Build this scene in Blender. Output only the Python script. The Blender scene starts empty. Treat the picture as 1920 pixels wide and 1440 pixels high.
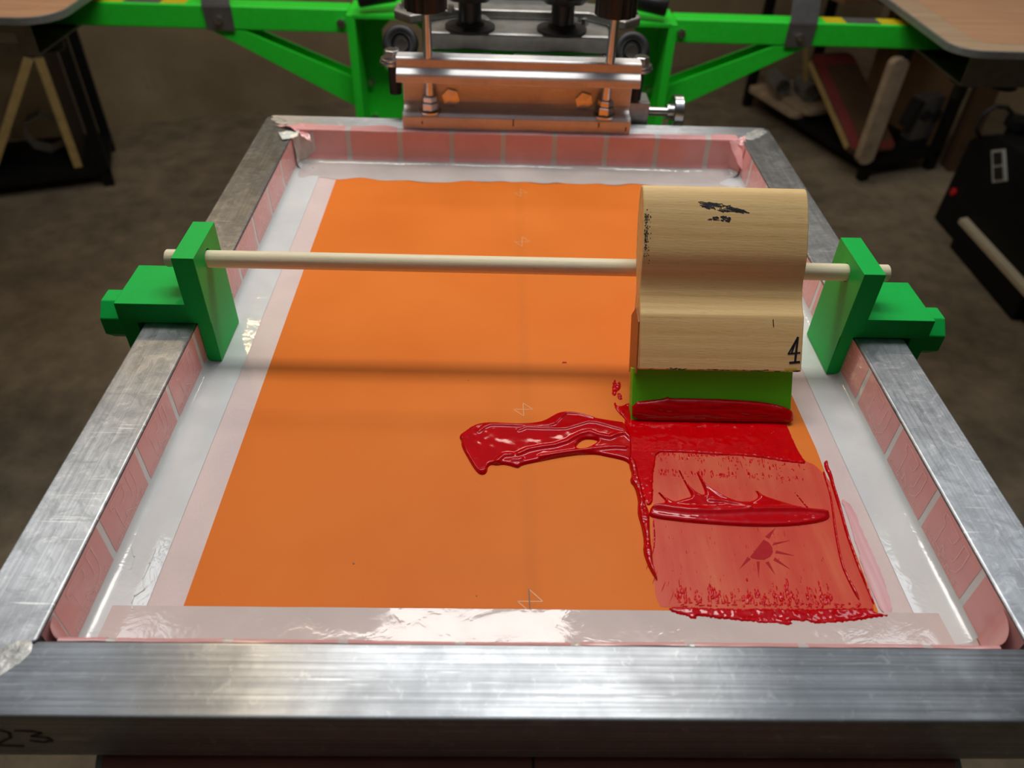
import bpy, bmesh, math, random
import numpy as np
from mathutils import Vector, Matrix, noise as mnoise
from mathutils.geometry import delaunay_2d_cdt

random.seed(7)
SC = bpy.context.scene
COL = SC.collection
S = 0.001          # everything below is written in millimetres, frame top = 0
ZF = 0.88          # the frame's top face stands 0.88 m above the floor
MZ = -33.0         # upper face of the stretched mesh
# outlines of the ink, marks and tape joints, in millimetres on the stretched mesh
T={'tongue':[(62.96,210.04),(54.48,211.61),(43.14,213.95),(34.72,217.44),(29.01,218.89),(24.32,219.63),(19.52,218.46),(14.99,214.88),(9.76,210.59),(3.96,208.71),(-5.35,207.68),(-14.62,207.98),(-23.18,208.51),(-30.29,207.63),(-35.9,204.96),(-40.66,199.82),(-43.68,196.77),(-43.56,193.82),(-42.43,191.89),(-42.27,188.01),(-40.71,183.27),(-37.75,176.76),(-34.84,170.38),(-31.69,165.03),(-29.33,163.47),(-27.02,164.05),(-25.73,166.49),(-25.45,170.11),(-23.46,171.97),(-20.09,171.4),(-16.05,172.11),(-12.69,171.27),(-9.34,169.96),(-7.19,169.28),(-4.94,171.69),(0.17,173.35),(7.01,175.33),(16.67,178.31),(25.01,180.35),(34.02,181.47),(41.6,181.62),(47.62,179.86),(54.3,178.12),(58.88,176.34),(61.22,173.15),(64.14,185.41),(64.47,199.1)],'tongue_hole':[(28.88,186.6),(30.21,190.49),(33.62,193.99),(37.22,195.05),(42.06,194.16),(43.37,193.21),(41.04,190.72),(37.32,187.93),(33.01,186.21)],'tongue_ridges':[([(-31.49,198.52),(-28.06,202.6),(-24.55,204.7),(-16.05,204.89),(-5.4,204.42),(5.25,204.35),(12.39,205.02),(16.77,207.15),(20.63,212.4),(24.53,217.2),(33.23,216.87),(41.69,213.92)],1.0,0.9),([(-6.18,200.07),(-1.89,202.68),(8.73,202.4),(19.36,202.34),(23.64,202.73),(29.51,205.4),(38.4,209.18),(43.39,208.78),(50.99,205.87),(59.91,202.52)],0.9,0.8),([(-20.77,172.48),(-16.05,178.12),(-10.94,178.69)],1.3,1.2),([(-7.19,179.23),(-0.95,183.13),(7.39,185.68),(15.76,187.29),(22.88,190.34),(28.04,194.36),(32.48,197.42),(38.3,199.54),(43.69,196.67),(50.56,194.84),(56.54,197.94),(60.92,199.03),(64.43,193.16)],1.3,1.4),([(-10.64,174.52),(-7.25,174.58),(-5.2,175.55)],1.2,1.0),([(6.41,177.64),(18.14,180.21),(32.1,183.33),(46.17,186.0),(53.19,186.82),(59.39,186.27)],1.2,1.2),([(-32.03,165.47),(-26.07,166.93)],0.8,0.5)],'flood':[(57.21,229.62),(58.49,230.02),(58.95,226.39),(61.99,226.1),(66.72,229.49),(69.06,228.45),(67.43,215.56),(93.64,216.16),(130.4,217.01),(168.02,217.87),(168.15,207.45),(168.39,194.86),(169.21,184.35),(171.42,176.21),(164.64,176.7),(156.29,177.79),(149.83,179.54),(134.25,182.06),(116.96,182.51),(99.86,183.91),(88.31,184.15),(78.82,184.12),(76.25,173.14),(73.76,164.02),(71.2,145.21),(68.85,141.69),(66.42,142.07),(65.56,150.76),(64.23,163.84),(62.79,174.41),(61.81,177.49),(61.29,185.35),(61.12,198.37),(60.29,203.37),(61.53,206.79),(62.97,213.71),(59.94,218.9),(57.6,224.2)],'film':[(76.97,188.88),(123.67,186.62),(157.61,182.53),(173.84,178.44),(178.61,169.74),(181.08,161.53),(180.16,138.7),(177.29,116.21),(176.06,96.57),(175.98,77.17),(174.75,73.33),(65.05,72.92),(62.93,80.33),(63.34,88.21),(65.0,104.72),(68.23,130.17),(71.2,145.21),(73.76,164.02)],'pink_smear':[(182.84,149.94),(188.17,142.98),(187.03,121.47),(187.55,100.29),(186.7,87.39),(184.28,70.94),(178.8,71.75),(178.19,80.51),(178.09,96.6),(180.81,118.81),(182.82,140.12)],'ridge':[(67.73,136.8),(69.17,140.7),(73.83,142.68),(78.88,144.12),(75.38,149.87),(73.05,155.06),(77.86,148.77),(82.88,144.41),(85.2,145.13),(89.95,147.03),(93.92,148.47),(93.84,151.35),(92.08,158.93),(90.39,167.32),(89.3,171.6),(91.36,169.18),(92.79,160.37),(95.76,154.52),(99.8,149.95),(102.81,150.35),(102.47,156.75),(101.05,165.7),(100.26,169.72),(102.54,166.33),(104.3,159.15),(108.18,153.92),(113.38,149.03),(118.84,145.7),(126.64,145.03),(130.48,146.23),(133.88,149.15),(133.71,152.04),(132.95,154.36),(135.48,152.65),(136.77,150.01),(143.91,146.69),(151.86,143.42),(154.76,141.21),(161.43,139.98),(170.81,139.02),(172.41,137.16),(171.41,134.06),(168.51,131.84),(160.86,129.56),(147.28,127.42),(134.22,126.79),(121.37,126.81),(104.47,127.83),(90.14,129.0),(79.25,130.44),(72.54,131.42),(68.04,132.97),(66.89,135.14)],'ridge_ridges':[([(69.09,140.14),(76.34,139.15),(89.04,137.14),(106.37,136.87),(124.13,138.26),(137.45,139.03),(159.5,139.39),(171.16,137.36)],2.2,1.6),([(103.72,145.21),(112.33,144.23),(120.66,142.11),(126.15,139.41)],1.0,0.8),([(99.1,167.49),(104.28,156.79),(111.55,148.77),(117.9,145.45)],0.8,0.7)],'bead':[(60.87,177.37),(60.42,172.12),(61.24,165.3),(59.08,159.73),(61.66,155.1),(62.22,145.21),(61.2,139.46),(60.6,134.76),(61.63,125.51),(61.55,115.32),(60.03,108.98),(61.35,100.06),(63.06,94.34),(64.99,90.04),(65.46,90.28),(65.12,95.36),(64.47,101.11),(65.4,109.9),(65.27,115.71),(66.46,126.36),(67.63,136.53),(66.51,140.65),(66.15,146.15),(65.97,157.03),(65.3,161.81),(65.29,165.9),(65.27,173.78),(64.25,178.54)],'trail_in':[(178.73,170.01),(177.87,162.68),(177.07,152.02),(174.6,140.64),(171.51,127.43),(169.05,114.8),(166.87,100.7),(167.38,90.09),(168.01,83.44),(169.1,78.91),(169.61,79.13),(170.25,84.57),(168.95,90.86),(168.47,101.25),(170.67,115.17),(173.14,127.74),(176.09,140.9),(178.43,152.42),(179.07,163.11),(180.13,170.45)],'trail_out':[(182.28,178.85),(180.88,172.81),(181.51,167.27),(180.41,157.78),(179.25,144.95),(178.29,134.98),(176.79,123.06),(176.11,110.71),(175.71,99.83),(175.67,90.31),(175.87,82.01),(175.64,77.09),(176.84,77.53),(177.09,82.51),(176.9,90.83),(177.14,100.4),(177.75,111.33),(178.83,123.77),(180.19,135.59),(181.57,145.78),(182.59,158.55),(184.14,168.4),(183.72,173.97),(185.04,179.3)],'thin_trail':[(68.59,130.22),(68.09,121.76),(66.71,113.58),(64.91,107.54),(65.38,107.42),(67.52,113.48),(68.95,121.82),(69.28,130.34)],'diag':[(154.4,158.48),(156.69,151.64),(158.97,144.64),(160.54,140.63),(161.6,141.56),(159.86,145.39),(157.24,152.09),(154.76,158.79)],'bottom':[(68.43,74.63),(81.5,74.07),(96.89,73.53),(112.42,73.52),(128.07,73.86),(143.67,73.85),(159.51,74.46),(175.26,74.63),(173.82,72.86),(179.44,71.17),(184.76,70.79),(181.45,70.32),(173.15,68.93),(164.81,67.3),(156.71,66.19),(148.7,65.26),(141.55,64.51),(140.1,66.02),(135.22,66.4),(129.29,67.2),(130.62,63.81),(121.66,64.56),(111.91,65.32),(103.01,66.5),(94.08,67.7),(85.13,68.89),(81.75,69.29),(81.72,67.14),(78.74,67.54),(75.98,69.23),(72.98,69.63),(69.5,71.76)],'sun':[[(128.95,118.0),(131.38,115.98),(132.42,112.93),(131.89,109.39),(129.73,106.57),(125.89,104.54),(122.19,104.59),(119.47,105.24),(118.47,106.22)],[(138.02,126.53),(132.31,118.57),(130.34,120.1)],[(143.66,117.7),(132.88,114.05),(134.05,115.91)],[(143.2,107.35),(133.09,108.91),(134.0,110.73)],[(138.35,98.47),(130.75,104.21),(132.08,106.1)],[(129.26,94.71),(126.04,102.58),(127.9,103.39)],[(119.83,92.99),(121.24,103.1),(123.06,103.13)],[(110.84,98.31),(117.06,106.2),(118.52,104.74)]],'marks':[[(-3.17,228.01),(3.28,222.01),(-9.49,221.71),(-2.91,215.51),(-3.17,228.01)],[(0.24,443.08),(7.03,435.12),(-6.56,434.54),(-0.06,427.01),(0.24,443.08)],[(0.22,533.15),(6.75,525.6),(-6.07,524.96),(0.3,517.88),(0.22,533.15)],[(-2.63,84.19),(4.16,77.14),(-9.02,77.18),(-4.42,72.76)]],'mark_dark':[(-2.88,84.37),(-2.7,72.78)],'back_smear':[[(59.71,253.11),(61.23,252.91),(60.89,248.48),(64.61,252.3),(63.28,242.8),(60.28,241.02),(59.56,236.5),(57.9,236.46),(56.95,238.12),(58.07,244.95)],[(60.54,239.9),(63.43,238.84),(63.46,232.71),(60.47,232.63)]],'em_back':[(-177.81,549.2),(-163.82,552.24),(-147.19,543.98),(-134.87,535.64),(-90.1,537.95),(-38.75,538.37),(12.84,538.79),(119.17,538.63)],'crease':[[(-202.55,107.39),(-202.32,97.53),(-202.53,88.01),(-199.53,81.89),(-203.23,77.83),(-203.08,73.86),(-201.26,69.98),(-202.16,63.29),(-202.4,57.23)],[(-215.52,108.33),(-211.8,101.74),(-210.86,94.21)]],'logo':[[(113.59,-4.01),(113.45,-7.3),(109.88,-8.82),(109.52,-23.66),(103.58,-23.6),(103.75,-18.63),(97.35,-24.0),(91.16,-23.73),(87.3,-20.33),(85.99,-14.35),(86.5,-4.0),(92.07,-4.1),(91.89,-12.35),(92.25,-17.96),(94.94,-19.62)],[(113.59,-4.01),(109.88,-3.38),(97.67,-4.58),(97.75,-8.96),(99.14,-11.99),(103.16,-12.23)],[(114.97,-26.07),(101.32,-25.25),(91.04,-24.62)]],'seps':[[230.5,-1.5],[178.7,-0.6],[126.4,-1.4],[75.7,-0.8]],'sepsL':[[150.8,-0.6],[98.9,-2.8],[201.6,-13.3]],'sepsB':[[-168.8,-13.6],[-119.0,-15.1],[-68.9,-15.4],[-15.9,-15.2],[34.6,-15.5],[85.2,-15.3],[136.2,-16.8],[187.1,-15.4],[-215.3,-9.4]],'sepsF':[-189.0,-138.3,-87.8,-36.1,15.4,66.6,117.9,174.7],'blade_ink':[(66.8,12.1),(80.3,13.8),(88.1,14.9),(89.6,16.1),(91.4,15.0),(104.4,15.2),(128.6,15.0),(146.8,14.1),(159.0,12.5),(167.6,10.2),(172.4,7.2),(172.6,3.6),(165.6,2.8),(129.2,1.3),(92.9,0.2),(67.2,-0.2)]}

def V(x, y, z):
    return Vector((x * S, y * S, z * S + ZF))

def lin(r, g, b):
    f = lambda c: c / 12.92 if c <= 0.04045 else ((c + 0.055) / 1.055) ** 2.4
    return (f(r / 255), f(g / 255), f(b / 255), 1.0)

# ------------------------------------------------------------------ materials
class NT:
    def __init__(self, name):
        self.m = bpy.data.materials.new(name); self.m.use_nodes = True
        self.t = self.m.node_tree; self.b = self.t.nodes['Principled BSDF']
        self.tc = None
    def n(self, typ, **kw):
        nd = self.t.nodes.new(typ)
        for k, v in kw.items(): setattr(nd, k, v)
        return nd
    def l(self, a, b): self.t.links.new(a, b)
    def co(self, scale=(1, 1, 1), rot=(0, 0, 0), kind='Object'):
        if not self.tc: self.tc = self.n('ShaderNodeTexCoord')
        mp = self.n('ShaderNodeMapping'); mp.inputs['Scale'].default_value = scale; mp.inputs['Rotation'].default_value = rot
        self.l(self.tc.outputs[kind], mp.inputs['Vector']); return mp.outputs[0]
    def noise(self, scale, vec=None, detail=4, rough=.55, dist=0):
        nd = self.n('ShaderNodeTexNoise'); nd.inputs['Scale'].default_value = scale
        nd.inputs['Detail'].default_value = detail; nd.inputs['Roughness'].default_value = rough; nd.inputs['Distortion'].default_value = dist
        self.l(vec if vec is not None else self.co(), nd.inputs['Vector']); return nd.outputs['Fac']
    def ramp(self, fac, stops):
        r = self.n('ShaderNodeValToRGB'); e = r.color_ramp.elements
        while len(e) < len(stops): e.new(0.5)
        for i, (p, c) in enumerate(stops):
            e[i].position = p; e[i].color = c if len(c) == 4 else (*c, 1)
        self.l(fac, r.inputs[0]); return r.outputs[0]
    def val(self, fac, a0, a1, b0, b1):
        r = self.n('ShaderNodeMapRange'); r.inputs[1].default_value = a0; r.inputs[2].default_value = a1
        r.inputs[3].default_value = b0; r.inputs[4].default_value = b1
        self.l(fac, r.inputs[0]); return r.outputs[0]
    def mix(self, fac, a, b, mode='MIX'):
        m = self.n('ShaderNodeMix', data_type='RGBA', blend_type=mode)
        for s, v in ((m.inputs[0], fac), (m.inputs[6], a), (m.inputs[7], b)):
            if isinstance(v, (int, float)): s.default_value = v
            elif isinstance(v, tuple): s.default_value = v
            else: self.l(v, s)
        return m.outputs[2]
    def math(self, op, a, b=0.0):
        m = self.n('ShaderNodeMath', operation=op)
        for s, v in ((m.inputs[0], a), (m.inputs[1], b)):
            if isinstance(v, (int, float)): s.default_value = v
            else: self.l(v, s)
        return m.outputs[0]
    def bump(self, h, strength=.2, dist=.001):
        bp = self.n('ShaderNodeBump'); bp.inputs['Strength'].default_value = strength; bp.inputs['Distance'].default_value = dist
        self.l(h, bp.inputs['Height']); self.l(bp.outputs[0], self.b.inputs['Normal'])
    def set(self, **kw):
        al = dict(color='Base Color', rough='Roughness', metal='Metallic', spec='Specular IOR Level', coat='Coat Weight', coatr='Coat Roughness',
                  sss='Subsurface Weight', trans='Transmission Weight', alpha='Alpha', emit='Emission Color', emits='Emission Strength')
        for k, v in kw.items():
            s = self.b.inputs[al[k]]
            if isinstance(v, (int, float, tuple)): s.default_value = v
            else: self.l(v, s)
        return self

def plain(name, col, rough=.5, metal=0., spec=.5, var=.08, scale=60, bump=0., coat=0.):
    t = NT(name); f = t.noise(scale)
    d = tuple(c * (1 - var) for c in col[:3]) + (1,); u = tuple(min(1, c * (1 + var)) for c in col[:3]) + (1,)
    t.set(color=t.ramp(f, [(.3, d), (.7, u)]), rough=rough, metal=metal, spec=spec, coat=coat)
    if bump: t.bump(f, bump, .0005)
    return t.m

def aluminium(name, axis='x', base=(.50, .515, .53), rough=(.34, .47), stain=.4, streak=1.5, an=.9, mott=.15):
    t = NT(name)
    sc = {'x': (4, 700, 700), 'y': (700, 4, 700), 'z': (700, 700, 4)}[axis]
    sc2 = {'x': (14, 900, 900), 'y': (900, 14, 900), 'z': (900, 900, 14)}[axis]
    st = t.noise(1, t.co(sc), 3); st2 = t.noise(1, t.co(sc2), 2)
    big = t.noise(28, None, 5, .6, .4)
    fine = t.noise(170, None, 4, .65, .8)
    c = t.ramp(st, [(.25, tuple(v * (1 - .22 * streak) for v in base)), (.75, tuple(min(1, v * (1 + .2 * streak)) for v in base))])
    c = t.mix(t.val(big, .45, .68, 0, stain), c, tuple(v * .62 for v in base) + (1,))
    c = t.mix(t.val(fine, .58, .75, 0, .5), c, (.82, .82, .80, 1))
    mo = t.noise(75, None, 6, .7, 1.2)
    c = t.mix(t.val(mo, .5, .62, 0, mott), c, tuple(v * .6 for v in base) + (1,))
    c = t.mix(t.val(mo, .36, .44, mott * .5, 0), c, (.74, .74, .73, 1))
    # thin scratches in three directions
    for i, (ang, sx) in enumerate(((.5, 26), (1.9, 22), (2.6, 30))):
        sn = t.noise(1, t.co((sx, 620, 300), (0, 0, ang)), 1, .3)
        c = t.mix(t.val(sn, .74, .80, 0, .55), c, (.9, .9, .89, 1))
    r = t.val(t.math('ADD', t.math('MULTIPLY', big, .7), t.math('MULTIPLY', st2, .5)), .4, .8, rough[0], rough[1])
    t.set(color=c, rough=r, metal=1.)
    t.b.inputs['Anisotropic'].default_value = an
    cx = t.n('ShaderNodeCombineXYZ'); cx.inputs[{'x': 1, 'y': 0, 'z': 0}[axis]].default_value = 1.; t.l(cx.outputs[0], t.b.inputs['Tangent'])
    t.bump(t.math('ADD', t.math('MULTIPLY', st, .7), t.math('MULTIPLY', fine, .5)), .22, .0004)
    return t.m

def wood(name, c1, c2, axis='x', grain=1., rough=.55, blotch=None):
    t = NT(name)
    sc = {'x': (5, 260 * grain, 260 * grain), 'y': (260 * grain, 5, 260 * grain), 'z': (260 * grain, 260 * grain, 5)}[axis]
    g = t.noise(1, t.co(sc), 4, .6); b = t.noise(18, None, 3)
    fl = t.noise(1, t.co({'x': (120, 1500, 1500), 'y': (1500, 120, 1500), 'z': (1500, 1500, 120)}[axis]), 2)
    c = t.ramp(g, [(.28, c2), (.7, c1)])
    c = t.mix(t.val(b, .5, .75, 0, .35), c, tuple(v * .75 for v in c1[:3]) + (1,))
    c = t.mix(t.val(fl, .6, .75, 0, .3), c, tuple(v * .55 for v in c2[:3]) + (1,))
    t.set(color=c, rough=rough, spec=.35); t.bump(t.math('ADD', g, fl), .25, .0003)
    return t.m

M = {}
M['alu_x'] = aluminium('brushed aluminium across', 'x')
M['alu_y'] = aluminium('brushed aluminium lengthwise', 'y', base=(.43, .45, .475), stain=.8, an=.55, rough=(.36, .5), streak=.9, mott=.6)
M['alu_clamp'] = aluminium('satin aluminium jaw', 'x', base=(.62, .60, .58), rough=(.36, .46), stain=.15, streak=.25)
M['weld'] = plain('ground weld', (.60, .60, .58, 1), .5, 1., var=.25, scale=260, bump=.9)
M['steel'] = plain('zinc steel', (.62, .62, .62, 1), .25, 1., var=.1, scale=120, bump=.1)
M['cast'] = plain('cast grey metal', (.40, .39, .37, 1), .42, .85, var=.15, scale=90, bump=.2)
M['clamp_green'] = plain('green printed plastic', lin(20, 186, 76), .45, var=.03, scale=200, spec=.2)
M['press_green'] = plain('green powder coat', lin(44, 228, 54), .4, var=.05, scale=120, bump=.05, spec=.5)
M['black'] = plain('black plastic', (.012, .012, .013, 1), .35, var=.2, scale=80)
M['matte_black'] = plain('matte black metal', (.006, .006, .006, 1), .6, spec=.2, var=.2, scale=40)
M['rubber'] = plain('black rubber', (.014, .013, .014, 1), .55, var=.2, scale=60)
M['wood_grip'] = wood('pale maple grip', lin(247, 212, 148), lin(226, 184, 120), 'x', 1.)
M['wood_end'] = wood('end grain', lin(176, 122, 72), lin(150, 100, 58), 'z', .6)
M['dowel'] = wood('bare dowel', lin(252, 240, 208), lin(232, 214, 172), 'x', 1.6)
M['blade'] = plain('green urethane', lin(104, 214, 34), .28, var=.04, scale=40, spec=.4)
M['mask_tape'] = plain('tan tape patch', lin(170, 108, 58), .5, var=.15, scale=150)
M['marker'] = plain('black marker', (.018, .018, .022, 1), .5, var=.3, scale=500)
M['marker_faint'] = plain('faded marker', (.05, .05, .045, 1), .5, var=.3, scale=500)
M['pink_print'] = plain('dusky pink film', lin(230, 166, 163), .16, var=.05, scale=40)
M['logo_line'] = plain('pale logo print', lin(252, 226, 218), .3, var=.03)
M['white_film'] = plain('white film', lin(225, 228, 218), .2, var=.06, scale=60)
M['fine_line'] = plain('clear stencil line', lin(226, 180, 128), .4, var=.05)
M['dark_line'] = plain('pencil line', lin(120, 84, 52), .5, var=.05)

def tape_mat(name, c1, c2, wr=.35):
    t = NT(name); a = t.noise(22, t.co((1, 1, 1)), 3, .5, .5); b = t.noise(70, None, 3, .6, 1.); c = t.noise(260, None, 2)
    col = t.ramp(a, [(.3, c1), (.7, c2)])
    t.set(color=col, rough=t.val(b, .3, .7, .05, .12), spec=.5)
    t.bump(t.math('ADD', t.math('MULTIPLY', a, 1.5), t.math('ADD', t.math('MULTIPLY', b, .7), t.math('MULTIPLY', c, .12))), wr, .002)
    return t.m
M['tape_side'] = tape_mat('clear packing tape', lin(228, 232, 230), lin(214, 219, 219), .14)
M['tape_front'] = tape_mat('clear tape over mesh', lin(222, 207, 201), lin(210, 196, 190), .14)
M['tape_back'] = tape_mat('creased clear tape', lin(214, 206, 200), lin(196, 190, 186), .3)

t = NT('white polyester mesh'); a = t.noise(30, None, 4)
wv = t.noise(1, t.co((2600, 400, 1)), 1)
t.set(color=t.mix(t.val(wv, .4, .6, 0, .25), t.ramp(a, [(.3, lin(232, 212, 207)), (.7, lin(222, 202, 198))]), lin(210, 190, 186)), rough=.42, spec=.3)
t.bump(a, .08, .001); M['mesh'] = t.m

t = NT('orange photo emulsion'); a = t.noise(9, None, 4, .5); b = t.noise(500, None, 2)
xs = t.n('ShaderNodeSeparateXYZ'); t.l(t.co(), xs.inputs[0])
centre_shade = t.val(t.math('ABSOLUTE', t.math('ADD', xs.outputs[0], .0015)), .0015, .006, .08, 0.)  # shadow of the platen's centre line showing through, painted into the emulsion colour
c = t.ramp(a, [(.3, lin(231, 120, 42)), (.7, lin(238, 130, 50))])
c = t.mix(centre_shade, c, lin(150, 92, 48))
c = t.mix(t.val(b, .72, .8, 0, .25), c, lin(170, 90, 40))
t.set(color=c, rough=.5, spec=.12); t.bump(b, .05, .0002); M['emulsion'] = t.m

t = NT('open stencil'); t.set(color=t.ramp(t.noise(300), [(.3, lin(176, 28, 36)), (.7, lin(186, 34, 42))]), rough=.5, spec=.1); M['stencil'] = t.m

def ink_mat(name, col, rough, sp=.42):
    t = NT(name); a = t.noise(120, None, 4, .6, .6); b = t.noise(700, None, 2)
    d = tuple(v * .85 for v in col[:3]) + (1,)
    t.set(color=t.ramp(a, [(.3, d), (.7, col)]), rough=rough, spec=sp)
    t.bump(b, .03, .0004)
    return t.m
M['ink'] = ink_mat('wet red ink', lin(200, 0, 12), .06, .34)
M['ink_flat'] = ink_mat('flooded red ink', lin(212, 0, 10), .08, .22)
t = NT('thin red ink film'); a = t.noise(1, t.co((90, 9, 1)), 4, .6); b = t.noise(16, None, 3); e = t.noise(1, t.co((900, 60, 1)), 2)
c = t.ramp(t.math('ADD', t.math('MULTIPLY', a, .5), t.math('MULTIPLY', b, .5)), [(.32, lin(224, 110, 76)), (.5, lin(216, 84, 62)), (.68, lin(208, 64, 50))])
c = t.mix(t.val(e, .66, .75, 0, .5), c, lin(190, 40, 40))
t.set(color=c, rough=.35, spec=.15); t.bump(e, .06, .0003); M['ink_film'] = t.m
t = NT('faint pink ink smear'); a = t.noise(1, t.co((260, 12, 1), (0, 0, .2)), 3)
t.set(color=t.ramp(a, [(.35, lin(232, 190, 190)), (.7, lin(222, 150, 156))]), rough=.3); M['pink_smear'] = t.m

M['platen_wood'] = wood('platen board', lin(206, 160, 122), lin(186, 136, 102), 'x', .4, .5)
M['platen_brown'] = plain('brown pallet face', lin(150, 92, 70), .5, var=.12, scale=30)
M['platen_right'] = wood('pale platen board', lin(196, 172, 140), lin(170, 134, 104), 'x', .3, .5)
M['edge_grey'] = plain('grey edge trim', (.30, .30, .29, 1), .45, .6, var=.1, scale=80)
M['bracket'] = plain('grey sheet steel', (.26, .25, .25, 1), .42, .8, var=.12, scale=60)
M['board_tan'] = plain('tan board edge', lin(176, 148, 92), .6, var=.15, scale=40)
M['board_pale'] = plain('worn pale board', lin(170, 148, 122), .6, var=.25, scale=22)
M['board_brown'] = plain('brown board face', lin(84, 60, 38), .65, var=.2, scale=14)
M['board_dark'] = plain('dark stained board face', lin(44, 34, 26), .6, var=.2, scale=14)
M['board_red'] = plain('dull red border', lin(128, 52, 46), .6, var=.15, scale=30)
M['carton'] = plain('brown carton', lin(120, 88, 56), .75, var=.12, scale=12)
M['sticker'] = plain('grey paper label', lin(176, 176, 172), .5, var=.08, scale=200)
M['yellow'] = plain('yellow warning sticker', lin(214, 190, 20), .45, var=.1, scale=200)
M['red_button'] = plain('red button', lin(190, 20, 30), .4)
M['white_card'] = plain('white board', lin(206, 192, 164), .6)
M['tube'] = plain('dull aluminium tube', (.34, .34, .34, 1), .45, .8, var=.3, scale=60)

t = NT('dark stained concrete floor'); a = t.noise(1.6, None, 6, .6); b = t.noise(14, None, 5, .65); d = t.noise(90, None, 3)
c = t.ramp(t.math('ADD', t.math('MULTIPLY', a, .6), t.math('MULTIPLY', b, .4)), [(.34, lin(92, 82, 68)), (.5, lin(128, 114, 94)), (.66, lin(158, 142, 116))])
c = t.mix(t.val(d, .6, .75, 0, .3), c, lin(64, 56, 46))
t.set(color=c, rough=.75, spec=.2); t.bump(b, .2, .004); M['floor'] = t.m
t = NT('old concrete wall'); a = t.noise(2.2, None, 6, .6); b = t.noise(11, None, 5, .7)
c = t.ramp(a, [(.3, lin(136, 118, 92)), (.7, lin(176, 158, 126))])
c = t.mix(t.val(b, .62, .74, 0, .6), c, lin(86, 70, 50))
t.set(color=c, rough=.85, spec=.15); t.bump(t.math('ADD', a, b), .3, .01); M['wall'] = t.m
M['ceiling'] = plain('painted ceiling', lin(205, 207, 212), .9, var=.04, scale=4)

# ------------------------------------------------------------------ object helpers
def tag(o, label=None, cat=None, group=None, kind=None):
    if label: o['label'] = label
    if cat: o['category'] = cat
    if group: o['group'] = group
    if kind: o['kind'] = kind
    return o

def thing(name, label, cat, x, y, z, group=None):
    o = bpy.data.objects.new(name, None); COL.objects.link(o)
    o.location = V(x, y, z); o.empty_display_size = .05
    return tag(o, label, cat, group)

def origin(o):
    p = Vector((0, 0, 0))
    while o is not None: p = p + o.location; o = o.parent
    return p

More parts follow.
